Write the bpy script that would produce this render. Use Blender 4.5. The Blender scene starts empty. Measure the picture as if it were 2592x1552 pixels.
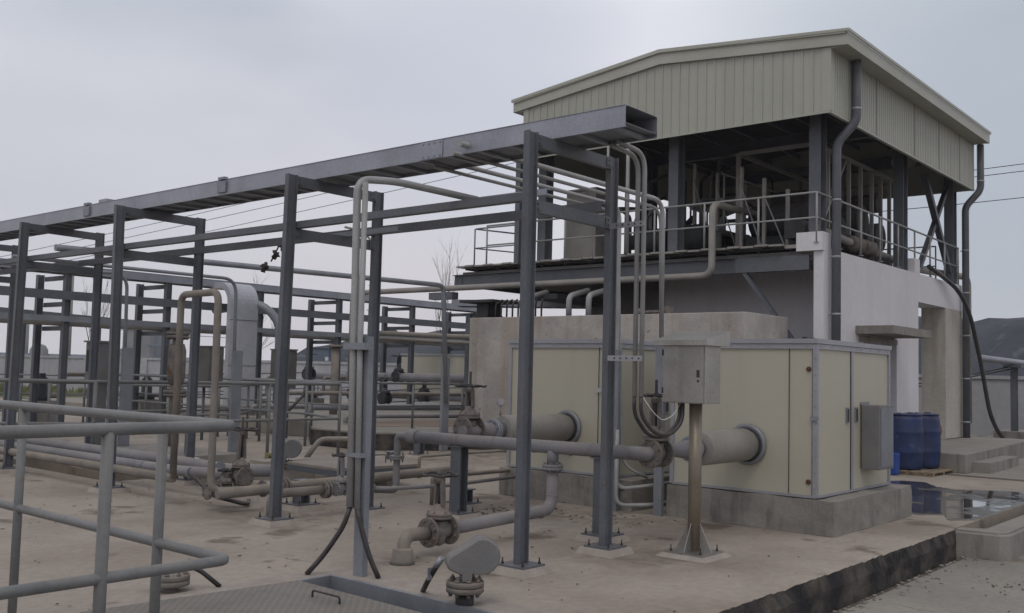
import bpy, bmesh, math, random
from mathutils import Vector, Matrix, noise
random.seed(7)
S = bpy.context.scene
COL = S.collection
V = Vector
PI = math.pi

# ------------------------------------------------------------------ camera
CAM = V((0, 0, 1.5))
FPX, YAW, PITCH, ROLL = 2487.15, 0.86713311, 0.06719518, 0.02521487
_f = V((math.sin(YAW)*math.cos(PITCH), math.cos(YAW)*math.cos(PITCH), math.sin(PITCH)))
_r = V((math.cos(YAW), -math.sin(YAW), 0)); _u = _r.cross(_f)
_R = _r*math.cos(ROLL) + _u*math.sin(ROLL); _U = _R.cross(_f)
cd = bpy.data.cameras.new('camera'); cam = bpy.data.objects.new('camera', cd); COL.objects.link(cam)
m3 = Matrix((_R, _U, -_f)).transposed()
cam.matrix_world = Matrix.Translation(CAM) @ m3.to_4x4()
cd.sensor_width = 36; cd.lens = 36*FPX/2592; cd.clip_start = .05; cd.clip_end = 3000
S.camera = cam

# ------------------------------------------------------------------ sky, sun, exposure
SUN_EL, SUN_AZ = math.radians(56), math.radians(238)      # azimuth measured from +Y towards +X
w = bpy.data.worlds.new("World"); S.world = w; w.use_nodes = True
nt = w.node_tree; N = nt.nodes; L = nt.links; N.clear()
def nn(t, **k):
    n = N.new(t)
    for a, b in k.items(): setattr(n, a, b)
    return n
out = nn('ShaderNodeOutputWorld'); bg = nn('ShaderNodeBackground'); bg.inputs[1].default_value = .1
sky = nn('ShaderNodeTexSky', sky_type='NISHITA', sun_disc=False, sun_elevation=SUN_EL, sun_rotation=SUN_AZ, dust_density=4)
tc = nn('ShaderNodeTexCoord')
def dot(dx, dy, dz, lo, hi):
    v = V((dx, dy, dz)).normalized()
    a = nn('ShaderNodeVectorMath', operation='DOT_PRODUCT'); a.inputs[1].default_value = v
    L.new(tc.outputs['Generated'], a.inputs[0])
    m = nn('ShaderNodeMapRange', interpolation_type='SMOOTHSTEP'); m.inputs[1].default_value = lo; m.inputs[2].default_value = hi
    L.new(a.outputs['Value'], m.inputs[0]); return m.outputs[0]
nz = nn('ShaderNodeTexNoise'); nz.inputs['Scale'].default_value = 2.6; nz.inputs['Detail'].default_value = 5; nz.inputs['Roughness'].default_value = .45
mp = nn('ShaderNodeMapping'); mp.inputs['Scale'].default_value = (1, 1, 2.6); mp.inputs['Location'].default_value = (.35, 1.7, .2)
L.new(tc.outputs['Generated'], mp.inputs[0]); L.new(mp.outputs[0], nz.inputs[0])
cr = nn('ShaderNodeValToRGB'); e = cr.color_ramp.elements
e[0].position = .34; e[0].color = (.41, .435, .505, 1); e[1].position = .66; e[1].color = (.655, .65, .70, 1)
L.new(nz.outputs[0], cr.inputs[0])
def mix(a, b, f, bt='MIX'):
    m = nn('ShaderNodeMixRGB', blend_type=bt)
    for i, x in ((0, f), (1, a), (2, b)):
        if hasattr(x, 'links'): L.new(x, m.inputs[i])
        else: m.inputs[i].default_value = x if i == 0 else (*x, 1)
    return m.outputs[0]
def mul(a, k):
    m = nn('ShaderNodeMath', operation='MULTIPLY'); L.new(a, m.inputs[0]); m.inputs[1].default_value = k; return m.outputs[0]
c = cr.outputs[0]
sp = nn('ShaderNodeSeparateXYZ'); L.new(tc.outputs['Generated'], sp.inputs[0])
hz = nn('ShaderNodeMapRange', interpolation_type='SMOOTHSTEP'); hz.inputs[1].default_value = .38; hz.inputs[2].default_value = .02
L.new(sp.outputs['Z'], hz.inputs[0])
c = mix(c, (.63, .60, .635), mul(hz.outputs[0], .85))
c = mix(c, (.50, .54, .60), mul(dot(.37, .88, .31, .93, 1.0), .45))       # greener cloud low on one side
c = mix(c, (.84, .85, .90), mul(dot(.75, .52, .42, .93, 1.0), .55))       # thin bright gap in the cloud
c = mix(c, (.46, .49, .57), mul(dot(.70, .65, .28, .982, 1.0), .6))       # darker bank beside the gap
c = mix(c, (.34, .40, .46), mul(dot(.95, .16, .27, .92, 1.0), .72))       # heavier cloud to one side
big = nn('ShaderNodeVectorMath', operation='SCALE'); big.inputs['Scale'].default_value = 12.0
L.new(c, big.inputs[0])
fin = mix(sky.outputs[0], big.outputs[0], .94)
L.new(fin, bg.inputs[0]); L.new(bg.outputs[0], out.inputs[0])
sd = bpy.data.lights.new('sun', 'SUN'); sd.energy = .6; sd.angle = math.radians(26); sd.color = (1, .96, .9)
so = bpy.data.objects.new('sun', sd); COL.objects.link(so)
sv = V((math.sin(SUN_AZ)*math.cos(SUN_EL), math.cos(SUN_AZ)*math.cos(SUN_EL), math.sin(SUN_EL)))
so.rotation_euler = sv.to_track_quat('Z', 'Y').to_euler()
S.view_settings.view_transform = 'Standard'; S.view_settings.look = 'None'
S.view_settings.exposure = -.02; S.view_settings.gamma = 1; S.view_settings.use_curve_mapping = False
S.render.engine = 'CYCLES'
S.cycles.max_bounces = 6; S.cycles.diffuse_bounces = 3; S.cycles.volume_bounces = 0

# ------------------------------------------------------------------ materials
def mat(name, c1, c2=None, rough=.7, metal=0, scale=3, bump=.1, dust=0, dustc=(.24, .19, .15), spots=None, det=6, streak=None, stops=(.35, .65), bscale=None, dustlow=0, spec=.3, cracks=None, stains=None, fine_k=.5):
    m = bpy.data.materials.new(name); m.use_nodes = True
    T = m.node_tree; n = T.nodes; l = T.links; b = n['Principled BSDF']
    geo = n.new('ShaderNodeNewGeometry')
    def noise_(sc, d=det, vec=None, ro=.55):
        q = n.new('ShaderNodeTexNoise'); q.inputs['Scale'].default_value = sc; q.inputs['Detail'].default_value = d; q.inputs['Roughness'].default_value = ro
        l.new(vec or geo.outputs['Position'], q.inputs['Vector']); return q.outputs[0]
    def ramp(x, a, bb):
        q = n.new('ShaderNodeMapRange'); q.inputs[1].default_value = a; q.inputs[2].default_value = bb; l.new(x, q.inputs[0]); return q.outputs[0]
    def mx(f, a, bb, bt='MIX'):
        q = n.new('ShaderNodeMixRGB'); q.blend_type = bt
        for i, x in ((0, f), (1, a), (2, bb)):
            if hasattr(x, 'links'): l.new(x, q.inputs[i])
            else: q.inputs[i].default_value = x if i == 0 else (*x, 1)
        return q.outputs[0]
    c2 = c2 or tuple(x*.8 for x in c1)
    col = mx(ramp(noise_(scale), *stops), c2, c1)
    fine = noise_(scale*17, 3)
    col = mx(fine_k, col, mx(ramp(fine, .3, .7), tuple(x*.8 for x in (1, 1, 1)), (1.15, 1.15, 1.15)), 'MULTIPLY')
    if streak:      # vertical stains
        mpn = n.new('ShaderNodeMapping'); mpn.inputs['Scale'].default_value = (1, 1, streak[1] if len(streak) > 1 else .08); l.new(geo.outputs['Position'], mpn.inputs[0])
        col = mx(ramp(noise_(streak[2] if len(streak) > 2 else 5, 5, mpn.outputs[0], .65), .52, .72), col, streak[0])
    if spots:
        col = mx(ramp(noise_(spots[1], 4), spots[2], spots[2]+.08), col, spots[0])
    if cracks:
        wz = n.new('ShaderNodeTexNoise'); wz.inputs['Scale'].default_value = 1.6; wz.inputs['Detail'].default_value = 6; l.new(geo.outputs['Position'], wz.inputs['Vector'])
        av = n.new('ShaderNodeMixRGB'); av.blend_type = 'ADD'; av.inputs[0].default_value = .55; l.new(geo.outputs['Position'], av.inputs[1]); l.new(wz.outputs['Color'], av.inputs[2])
        vo = n.new('ShaderNodeTexVoronoi'); vo.feature = 'DISTANCE_TO_EDGE'; vo.inputs['Scale'].default_value = cracks; l.new(av.outputs[0], vo.inputs['Vector'])
        col = mx(mulv(n, l, mmul(n, l, ramp(vo.outputs['Distance'], .005, .001), ramp(noise_(.9, 3), .55, .65)), .6), col, (.07, .058, .048))
        gr = noise_(38, 4); col = mx(mulv(n, l, ramp(gr, .62, .70), .35), col, (.12, .10, .08))
    for (sx_, sy_, sr) in (stains or ()):
        vm = n.new('ShaderNodeVectorMath'); vm.operation = 'DISTANCE'; l.new(geo.outputs['Position'], vm.inputs[0]); vm.inputs[1].default_value = (sx_, sy_, 0)
        q = n.new('ShaderNodeMath'); q.operation = 'MULTIPLY'; l.new(ramp(vm.outputs['Value'], sr, sr*.25), q.inputs[0]); l.new(ramp(noise_(4.5, 6), .38, .62), q.inputs[1])
        col = mx(mulv(n, l, q.outputs[0], .62), col, (.135, .105, .082))
    if dust:
        sx = n.new('ShaderNodeSeparateXYZ'); l.new(geo.outputs['Normal'], sx.inputs[0])
        up = ramp(sx.outputs['Z'], .1, .95)
        dn = n.new('ShaderNodeMath'); dn.operation = 'MULTIPLY'; l.new(up, dn.inputs[0]); l.new(ramp(noise_(scale*2.3), .25, .6), dn.inputs[1])
        d2 = n.new('ShaderNodeMath'); d2.operation = 'MULTIPLY'; l.new(dn.outputs[0], d2.inputs[0]); d2.inputs[1].default_value = dust
        col = mx(d2.outputs[0], col, dustc)
        col = mx(mulv(n, l, ramp(noise_(scale*.8), .4, .7), dust*.35), col, dustc)
    l.new(col, b.inputs['Base Color'])
    b.inputs['Roughness'].default_value = rough; b.inputs['Metallic'].default_value = metal
    b.inputs['Specular IOR Level'].default_value = spec
    if bump:
        bp = n.new('ShaderNodeBump'); bp.inputs['Strength'].default_value = bump; bp.inputs['Distance'].default_value = .02
        l.new(noise_(bscale or scale*8, 5), bp.inputs['Height']); l.new(bp.outputs[0], b.inputs['Normal'])
    return m
def mmul(n, l, a, b):
    q = n.new('ShaderNodeMath'); q.operation = 'MULTIPLY'; l.new(a, q.inputs[0]); l.new(b, q.inputs[1]); return q.outputs[0]
def mulv(n, l, a, k):
    q = n.new('ShaderNodeMath'); q.operation = 'MULTIPLY'; l.new(a, q.inputs[0]); q.inputs[1].default_value = k; return q.outputs[0]
M = {}
M['steel'] = mat('blue_grey_paint', (.125, .137, .155), (.094, .103, .118), .45, 0, 1.7, .05, .3, spots=((.11, .08, .065), 11, .655))
M['galv'] = mat('galvanised', (.36, .375, .42), (.27, .285, .32), .42, .35, 2.5, .05, .25, stops=(.3, .7))
M['galvd'] = mat('dull_galvanised', (.27, .29, .32), (.21, .225, .25), .5, .3, 3, .05, .3)
M['pipe'] = mat('grey_pipe_paint', (.235, .235, .25), (.18, .18, .19), .5, 0, 2.2, .08, .55, (.33, .28, .23))
M['dusty'] = mat('dusty_pipe', (.225, .208, .185), (.165, .155, .14), .8, 0, 5, .15, .8, (.33, .27, .21))
M['valve'] = mat('dusty_cast_iron', (.2, .18, .16), (.13, .12, .115), .75, .1, 9, .25, .6, (.3, .25, .2), spots=((.16, .08, .05), 6, .63))
M['yellowpipe'] = mat('cream_grey_pipe', (.3, .29, .265), (.24, .23, .21), .5, 0, 3, .05, .3)
M['conduit'] = mat('conduit_paint', (.36, .365, .365), (.29, .295, .29), .45, .1, 4, .04, .3)
M['cream'] = mat('cream_panel', (.455, .435, .35), (.44, .42, .338), .42, 0, .5, 0, .05, streak=((.405, .385, .31), .05, 1.3), fine_k=.06)
M['alu'] = mat('panel_trim', (.35, .36, .39), (.31, .318, .345), .4, .2, 3, .02, .25)
M['siding'] = mat('pale_green_sheet', (.40, .405, .35), (.375, .38, .328), .5, 0, .7, .01, .1, streak=((.345, .35, .30), .1, 1.8), spots=((.24, .24, .19), 9, .72), fine_k=.15)
M['fascia'] = mat('pale_green_trim', (.44, .445, .39), (.385, .39, .33), .5, 0, 1, .0, .2, fine_k=.15)
M['white'] = mat('white_render', (.66, .65, .67), (.61, .60, .615), .85, 0, .8, .06, .1, fine_k=.2, streak=((.58, .565, .55), .05, 3.0))
M['dirtywhite'] = mat('stained_render', (.47, .445, .405), (.41, .385, .34), .85, 0, 1.1, .1, streak=((.36, .31, .25), .08, 3))
M['conc'] = mat('tan_concrete', (.355, .306, .254), (.27, .228, .185), .85, 0, .75, .35, spots=((.17, .138, .108), 1.3, .6), stops=(.36, .6), bscale=22, cracks=.42, stains=((6.1, 8.0, 1.1), (8.4, 6.8, 1.0), (5.4, 5.7, .5), (8.7, 5.7, .8), (12.5, 12, 3), (7.0, 4.6, .9)))
M['yard'] = mat('grey_concrete', (.30, .275, .235), (.235, .215, .185), .85, 0, .9, .25, spots=((.19, .16, .125), 1.8, .62), bscale=25, cracks=.5)
M['plinth'] = mat('plinth_concrete', (.29, .272, .245), (.20, .188, .17), .85, 0, 2.4, .3, .5, (.3, .27, .23), streak=((.12, .115, .105), .2, 5), stops=(.3, .7))
M['pad'] = mat('pad_concrete', (.40, .36, .315), (.32, .285, .25), .9, 0, 6, .3, .3)
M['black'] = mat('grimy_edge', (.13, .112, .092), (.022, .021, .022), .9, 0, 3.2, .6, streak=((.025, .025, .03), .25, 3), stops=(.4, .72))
M['tank'] = mat('board_marked_concrete', (.44, .412, .378), (.325, .303, .28), .85, 0, 1.6, .3, streak=((.28, .225, .17), .04, 1.6), spots=((.22, .205, .195), 5.5, .635), stops=(.36, .62))
M['rubber'] = mat('black_rubber', (.03, .03, .033), (.022, .022, .025), .5, 0, 6, .1, .3, spec=.5)
M['dark'] = mat('dark_iron', (.05, .05, .055), (.035, .035, .038), .6, .2, 5, .2, .25)
M['rail'] = mat('dull_rail_paint', (.17, .178, .18), (.13, .136, .138), .5, 0, 3, .1, .45, (.27, .25, .22), spots=((.12, .1, .085), 9, .66))
M['panel'] = mat('brown_grey_panel', (.12, .115, .105), (.09, .086, .08), .6, 0, 4, .1, .3)
M['boxgrey'] = mat('actuator_grey', (.19, .19, .19), (.16, .16, .16), .55, 0, 5, .05, .35)
M['stainless'] = mat('stainless', (.42, .41, .39), (.33, .32, .30), .36, .75, 3, .03, .2)
M['stainbrown'] = mat('brushed_pole', (.27, .235, .185), (.20, .17, .13), .45, .45, 3, .05, .3, streak=((.25, .2, .14), .05, 9))
M['blue'] = mat('blue_plastic', (.019, .04, .12), (.012, .026, .08), .5, 0, 4, .05, .3, spots=((.09, .10, .13), 8, .66))
M['bluel'] = mat('bright_blue_plastic', (.028, .07, .27), (.022, .055, .22), .45, 0, 4, .05)
M['red'] = mat('faded_red_plastic', (.19, .05, .035), (.13, .035, .03), .6, 0, 4, .05)
M['dirt'] = mat('bare_dirt', (.16, .125, .09), (.10, .08, .06), .95, 0, 1.2, .8, spots=((.22, .18, .13), 3, .58))
M['heap'] = mat('netted_coal', (.07, .078, .088), (.04, .046, .053), .95, 0, .25, .5, spots=((.11, .12, .13), .6, .6))
M['bark'] = mat('bare_bark', (.16, .12, .09), (.10, .075, .06), .9, 0, 6, .3)
M['poleconc'] = mat('pole_concrete', (.3, .28, .25), (.23, .21, .19), .9, 0, 3, .2)
M['grass'] = mat('dry_grass', (.13, .15, .06), (.17, .15, .08), .95, 0, .6, .5)
M['farwall'] = mat('boundary_render', (.42, .42, .44), (.37, .37, .385), .9, 0, .3, .1, streak=((.33, .33, .335), .05, .7))
M['rag'] = mat('dirty_rag', (.055, .045, .04), (.035, .03, .028), .95, 0, 9, .3)
M['rust'] = mat('rust_brown', (.14, .06, .035), (.08, .04, .03), .8, 0, 9, .3)
M['wood'] = mat('pallet_wood', (.3, .24, .16), (.2, .15, .1), .8, 0, 8, .2)
M['greenhose'] = mat('green_hose', (.06, .10, .08), (.05, .08, .065), .6, 0, 4, .1)
M['darkroom'] = mat('dark_wall', (.20, .19, .175), (.13, .125, .12), .9, 0, 1, .2)  # plain dark tone for inner walls, floor and walkway
M['lining'] = mat('shade_and_lap_sheet', (.07, .072, .07), (.045, .047, .048), .8, 0, 1, .05)  # dark tone painting canopy shade into added sheets; also the sheet laps
M['groove'] = mat('drain_grating', (.06, .055, .05), (.04, .04, .035), .9, 0, 5, .3)
M['farblue'] = mat('far_blue_roof', (.13, .16, .2), (.11, .14, .18), .8, 0, .2, 0)
M['fargrey'] = mat('far_plant', (.2, .2, .2), (.15, .15, .155), .9, 0, .15, 0)
M['greenmachine'] = mat('dark_machine', (.045, .05, .05), (.03, .033, .034), .6, .1, 3, .1)
M['leaf'] = mat('dead_leaf', (.07, .045, .03), (.045, .03, .02), .9, 0, 9, .2)
M['riser'] = mat('pale_galvanised', (.46, .47, .50), (.38, .39, .42), .45, .15, 1.5, .03, .15)
M['tag'] = mat('nameplate', (.5, .5, .48), (.42, .42, .4), .4, .2, 9, 0)
M['glassw'] = mat('gauge_face', (.4, .4, .39), (.36, .36, .35), .3, 0, 9, 0)
# checker plate: raised lozenge pattern
def checker():
    m = mat('checker_plate', (.20, .195, .18), (.15, .145, .132), .55, .2, 2, .05, .75, (.25, .215, .175))
    n = m.node_tree.nodes; l = m.node_tree.links; b = n['Principled BSDF']
    g = n.new('ShaderNodeNewGeometry'); mp_ = n.new('ShaderNodeMapping'); mp_.inputs['Rotation'].default_value = (0, 0, PI/4); l.new(g.outputs['Position'], mp_.inputs[0])
    v = n.new('ShaderNodeTexVoronoi'); v.voronoi_dimensions = '2D'; v.feature = 'F1'; v.distance = 'CHEBYCHEV'; v.inputs['Scale'].default_value = 22; v.inputs['Randomness'].default_value = 0
    l.new(mp_.outputs[0], v.inputs['Vector'])
    r_ = n.new('ShaderNodeMapRange'); r_.inputs[1].default_value = .28; r_.inputs[2].default_value = .2; l.new(v.outputs['Distance'], r_.inputs[0])
    bp = n.new('ShaderNodeBump'); bp.inputs['Strength'].default_value = .8; bp.inputs['Distance'].default_value = .004; l.new(r_.outputs[0], bp.inputs['Height'])
    l.new(bp.outputs[0], b.inputs['Normal'])
    old = b.inputs['Base Color'].links[0].from_socket; mc = n.new('ShaderNodeMixRGB'); mc.blend_type = 'MULTIPLY'; fm = n.new('ShaderNodeMath'); fm.operation = 'MULTIPLY'; fm.inputs[1].default_value = .45
    l.new(r_.outputs[0], fm.inputs[0]); l.new(fm.outputs[0], mc.inputs[0]); l.new(old, mc.inputs[1]); mc.inputs[2].default_value = (.55, .55, .58, 1); l.new(mc.outputs[0], b.inputs['Base Color']); return m
M['checker'] = checker()
def water():
    m = bpy.data.materials.new('puddle_water'); m.use_nodes = True; n = m.node_tree.nodes; l = m.node_tree.links; b = n['Principled BSDF']
    b.inputs['Base Color'].default_value = (.07, .062, .053, 1); b.inputs['Roughness'].default_value = .02; b.inputs['Specular IOR Level'].default_value = 1.0
    b.inputs['Coat Weight'].default_value = .6; b.inputs['Coat Roughness'].default_value = .01
    g = n.new('ShaderNodeNewGeometry'); q = n.new('ShaderNodeTexNoise'); q.inputs['Scale'].default_value = 5; q.inputs['Detail'].default_value = 2; l.new(g.outputs['Position'], q.inputs[0])
    bp = n.new('ShaderNodeBump'); bp.inputs['Strength'].default_value = .035; bp.inputs['Distance'].default_value = .02; l.new(q.outputs[0], bp.inputs['Height'])
    q2 = n.new('ShaderNodeTexNoise'); q2.inputs['Scale'].default_value = 1.7; q2.inputs['Detail'].default_value = 6; l.new(g.outputs['Position'], q2.inputs[0])
    r2_ = n.new('ShaderNodeMapRange'); r2_.inputs[1].default_value = .50; r2_.inputs[2].default_value = .58; r2_.inputs[3].default_value = .015; r2_.inputs[4].default_value = .4; l.new(q2.outputs[0], r2_.inputs[0]); l.new(r2_.outputs[0], b.inputs['Roughness'])
    cw = n.new('ShaderNodeMapRange'); cw.inputs[1].default_value = .50; cw.inputs[2].default_value = .58; cw.inputs[3].default_value = .6; cw.inputs[4].default_value = 0; l.new(q2.outputs[0], cw.inputs[0]); l.new(cw.outputs[0], b.inputs['Coat Weight'])
    l.new(bp.outputs[0], b.inputs['Normal']); l.new(bp.outputs[0], b.inputs['Coat Normal']); return m
M['water'] = water()

# ------------------------------------------------------------------ geometry helpers
ORG = {}
class MB:
    def __init__(s): s.b = bmesh.new()
    def box(s, x0, x1, y0, y1, z0, z1, rot=0, bev=0):
        cx, cy, cz = (x0+x1)/2, (y0+y1)/2, (z0+z1)/2
        r = bmesh.ops.create_cube(s.b, size=1, matrix=Matrix.Translation((cx, cy, cz)) @ Matrix.Rotation(rot, 4, 'Z') @ Matrix.Diagonal((abs(x1-x0), abs(y1-y0), abs(z1-z0), 1)))
        if bev:
            es = {e for v in r['verts'] for e in v.link_edges}
            bmesh.ops.bevel(s.b, geom=list(es), offset=bev, segments=2, affect='EDGES', profile=.6)
        return s
    def frus(s, cx, cy, z0, z1, ax, ay, k):     # pad with sloping sides
        vs = [s.b.verts.new((cx+sx*ax*q, cy+sy*ay*q, z)) for z, q in ((z0, 1), (z1, k)) for sx, sy in ((-1, -1), (1, -1), (1, 1), (-1, 1))]
        for f in ((3, 2, 1, 0), (4, 5, 6, 7), (0, 1, 5, 4), (1, 2, 6, 5), (2, 3, 7, 6), (3, 0, 4, 7)): s.b.faces.new([vs[i] for i in f])
        return s
    def ring(s, c, t, r, seg, ref=None):
        t = t.normalized(); ref = ref or (V((0, 0, 1)) if abs(t.z) < .9 else V((1, 0, 0)))
        a = t.cross(ref).normalized(); b = a.cross(t)
        return [s.b.verts.new(c + a*(math.cos(i*2*PI/seg)*r) + b*(math.sin(i*2*PI/seg)*r)) for i in range(seg)]
    def skin(s, rings, cap=True):
        n = len(rings[0])
        for p, q in zip(rings, rings[1:]):
            for i in range(n):
                f = s.b.faces.new((p[i], p[(i+1) % n], q[(i+1) % n], q[i])); f.smooth = True
        if cap: s.b.faces.new(rings[0][::-1]); s.b.faces.new(rings[-1])
        return s
    def tube(s, pts, r, bend=None, seg=14, closed=False):
        pts = [V(p) for p in pts]; P = [pts[0]]
        bend = bend if bend is not None else r*2.2
        for i in range(1, len(pts)-1):
            a, b, c = pts[i-1], pts[i], pts[i+1]; d1 = (a-b); d2 = (c-b); k = min(bend, d1.length*.49, d2.length*.49)
            if k < 1e-4 or d1.angle(d2) > PI-.02: P.append(b); continue
            p, q = b+d1.normalized()*k, b+d2.normalized()*k
            for j in range(7):
                t = j/6; P.append(p*(1-t)**2 + b*2*t*(1-t) + q*t*t)
        P.append(pts[-1])
        rings = []; ref = None
        for i, p in enumerate(P):
            t = (P[min(i+1, len(P)-1)]-P[max(i-1, 0)]).normalized()
            if ref is None: ref = V((0, 0, 1)) if abs(t.z) < .9 else V((1, 0, 0))
            a = t.cross(ref).normalized(); b = a.cross(t); ref = b
            rr = r(i/(len(P)-1)) if callable(r) else r
            rings.append([s.b.verts.new(p + a*(math.cos(k*2*PI/seg)*rr) + b*(math.sin(k*2*PI/seg)*rr)) for k in range(seg)])
        return s.skin(rings)
    def lathe(s, base, axis, prof, seg=24, smooth=True):   # prof: (distance along axis, radius)
        base = V(base); ax = V(axis).normalized()
        rings = [s.ring(base+ax*d, ax, max(r, 1e-4), seg) for d, r in prof]
        s.skin(rings)
        return s
    def cyl(s, p0, p1, r, seg=16): 
        p0, p1 = V(p0), V(p1); d = p1-p0
        return s.lathe(p0, d, [(0, r), (d.length, r)], seg)
    def prism(s, prof, p0, p1, u, v):
        p0, p1, u, v = V(p0), V(p1), V(u), V(v)
        A = [s.b.verts.new(p0+u*a+v*b) for a, b in prof]; B = [s.b.verts.new(p1+u*a+v*b) for a, b in prof]
        n = len(prof)
        s.b.faces.new(A[::-1]); s.b.faces.new(B)
        for i in range(n): s.b.faces.new((A[i], A[(i+1) % n], B[(i+1) % n], B[i]))
        return s
    def ibeam(s, p0, p1, u, v, d, wd, tf=.008, tw=.006):    # depth along u, flange width along v
        a, b = d/2, wd/2; t = tw/2
        pr = [(-a, -b), (-a, b), (-a+tf, b), (-a+tf, t), (a-tf, t), (a-tf, b), (a, b), (a, -b), (a-tf, -b), (a-tf, -t), (-a+tf, -t), (-a+tf, -b)]
        return s.prism(pr, p0, p1, u, v)
    def chan(s, p0, p1, u, v, h, wd, t=.006):               # web flat along u, flanges towards +v
        a = h/2
        return s.prism([(-a, 0), (-a, wd), (-a+t, wd), (-a+t, t), (a-t, t), (a-t, wd), (a, wd), (a, 0)], p0, p1, u, v)
    def bolt(s, p, ax=(0, 0, 1), r=.011, h=.02, stud=.03):
        p = V(p); ax = V(ax)
        s.lathe(p, ax, [(0, r), (h, r)], 6, False); s.cyl(p+ax*h, p+ax*(h+stud), r*.5, 6); return s
    def sweepflange(s, c, ax, r, t, n=8, br=None, bolts=True, bh=.018):
        c, ax = V(c), V(ax).normalized()
        s.lathe(c-ax*t/2, ax, [(0, r*.97), (t*.12, r), (t*.88, r), (t, r*.97)], 28)
        if bolts:
            ref = V((0, 0, 1)) if abs(ax.z) < .9 else V((1, 0, 0)); a = ax.cross(ref).normalized(); b = a.cross(ax)
            for i in range(n):
                th = (i+.5)*2*PI/n; q = c+(a*math.cos(th)+b*math.sin(th))*(r*.78)
                s.lathe(q+ax*(t/2), ax, [(0, r*.1), (bh, r*.1)], 6); s.lathe(q-ax*(t/2), -ax, [(0, r*.1), (bh, r*.1)], 6)
        return s
    def poly(s, pts, z0, z1):
        A = [s.b.verts.new((x, y, z0)) for x, y in pts]; B = [s.b.verts.new((x, y, z1)) for x, y in pts]; n = len(pts)
        s.b.faces.new(A[::-1]); s.b.faces.new(B)
        for i in range(n): s.b.faces.new((A[i], A[(i+1) % n], B[(i+1) % n], B[i]))
        return s
    def build(s, name, m, parent=None, label=None):
        bmesh.ops.recalc_face_normals(s.b, faces=s.b.faces[:])
        o_ = ORG.get(parent.name, V((0, 0, 0))) if parent else V((0, 0, 0))
        if parent: bmesh.ops.translate(s.b, verts=s.b.verts[:], vec=-o_)
        me = bpy.data.meshes.new(name); s.b.to_mesh(me); s.b.free()
        me.materials.append(M[m] if isinstance(m, str) else m)
        ob = bpy.data.objects.new(name, me); COL.objects.link(ob)
        if parent: ob.parent = parent
        ORG[ob.name] = o_
        if label: ob['label'] = label
        return ob
def tag(o, label=None, cat=None, group=None, kind=None):
    for k, v in (('label', label), ('category', cat), ('group', group), ('kind', kind)):
        if v: o[k] = v
    return o
def thing(name, label, cat, loc, group=None):
    o = bpy.data.objects.new(name, None); COL.objects.link(o); o.location = loc; ORG[o.name] = V(loc)
    o.empty_display_size = .2
    return tag(o, label, cat, group)
def copy_tree(o, parent=None):
    c = o.copy(); COL.objects.link(c); ORG[c.name] = ORG.get(o.name, V((0, 0, 0)))
    if parent: c.parent = parent
    for ch in list(o.children): copy_tree(ch, c)
    return c
def plate(p, sx, sz, m, name, par, ax='x'):
    x, y, z = p; b = MB()
    if ax == 'x': b.box(x-.003, x, y, y+sx, z, z+sz)
    else: b.box(x, x+sx, y-.003, y, z, z+sz)
    return b.build(name, m, par)
def dup(o, loc, label, rz=0, group=None, sc=1):
    c = copy_tree(o); c.location = loc; c.rotation_euler.z = rz; c.scale = (sc,)*3; tag(c, label, None, group); ORG[c.name] = V(loc); return c
def struct(name, mb, m): return tag(mb.build(name, m), kind='structure')
def rough_slab(name, x0, x1, y0, y1, z, m):
    b = MB(); b.box(x0, x1, y0, y1, z-.5, z); return struct(name, b, m)
X_, Y_, Z_ = (1, 0, 0), (0, 1, 0), (0, 0, 1)

# ================================================================== SETTING
g = MB(); g.box(-400, 900, -400, 900, -1.3, -.30); struct('ground', g, 'dirt')
g = MB(); g.box(-12, 17.3, -8, 3.0, -.6, -.27); struct('yard_pavement', g, 'yard')
# raised process slab, front edge broken and grimy, hatch pits cut out of it
HX0, HX1, HY0, HY1 = 3.0, 4.68, 3.75, 5.62
b = MB()
def slabpiece(x0, x1, y0, y1): b.box(x0, x1, y0, y1, -.5, 0)
E0 = 3.26
slabpiece(-12, HX0, E0, 41); slabpiece(HX0, HX1, E0, HY0); slabpiece(HX0, HX1, HY1, 41)
slabpiece(HX1, 6.3, E0, 41); slabpiece(6.3, 7.6, E0, 11.95); slabpiece(6.3, 7.6, 15.5, 41); slabpiece(7.6, 10.8, E0, 41); slabpiece(10.8, 17.2, 3.14, 41); slabpiece(17.2, 17.5, 3.14, 30)
struct('concrete_slab', b, 'conc')
g = MB(); g.box(HX0-.05, 4.73, HY0-.05, HY1+.05, -1.0, -.62); struct('pit_floor', g, 'plinth')
g = MB(); g.box(6.2, 7.7, 11.9, 15.6, -.9, -.55); struct('trench_floor', g, 'plinth')
# crumbling edge of the slab: a jagged top line over a grimy face
b = MB(); lip = MB(); x = -2.0; rows = []; lrows = []
while x < 10.83:
    f1 = noise.noise(V((x*1.7, 0, 0))); f2 = noise.noise(V((x*6.5, 3, 0))); f3 = noise.noise(V((x*19, 9, 0)))
    jag = max(0, .018+f1*.035+f2*.028+f3*.014); jz = -max(0, .004+f1*.02+f2*.022+f3*.010)*1.3
    y = 3.105+jag; k = noise.noise(V((x*5, 1, 2)))*.012
    lrows.append([lip.b.verts.new(p) for p in ((x, E0+.01, .0015), (x, y+.05, .001), (x, y+.015, jz*.45), (x, y, jz-.004))])
    rows.append([b.b.verts.new(p) for p in ((x, y+.004, jz-.002), (x, y-.004, jz-.03), (x, 3.095+k, -.12+f3*.01), (x, 3.10-k*.5, -.2), (x, 3.095+f2*.01, -.31))])
    x += .03
for p, q in zip(rows, rows[1:]):
    for i in range(4): b.b.faces.new((p[i], q[i], q[i+1], p[i+1]))
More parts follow.
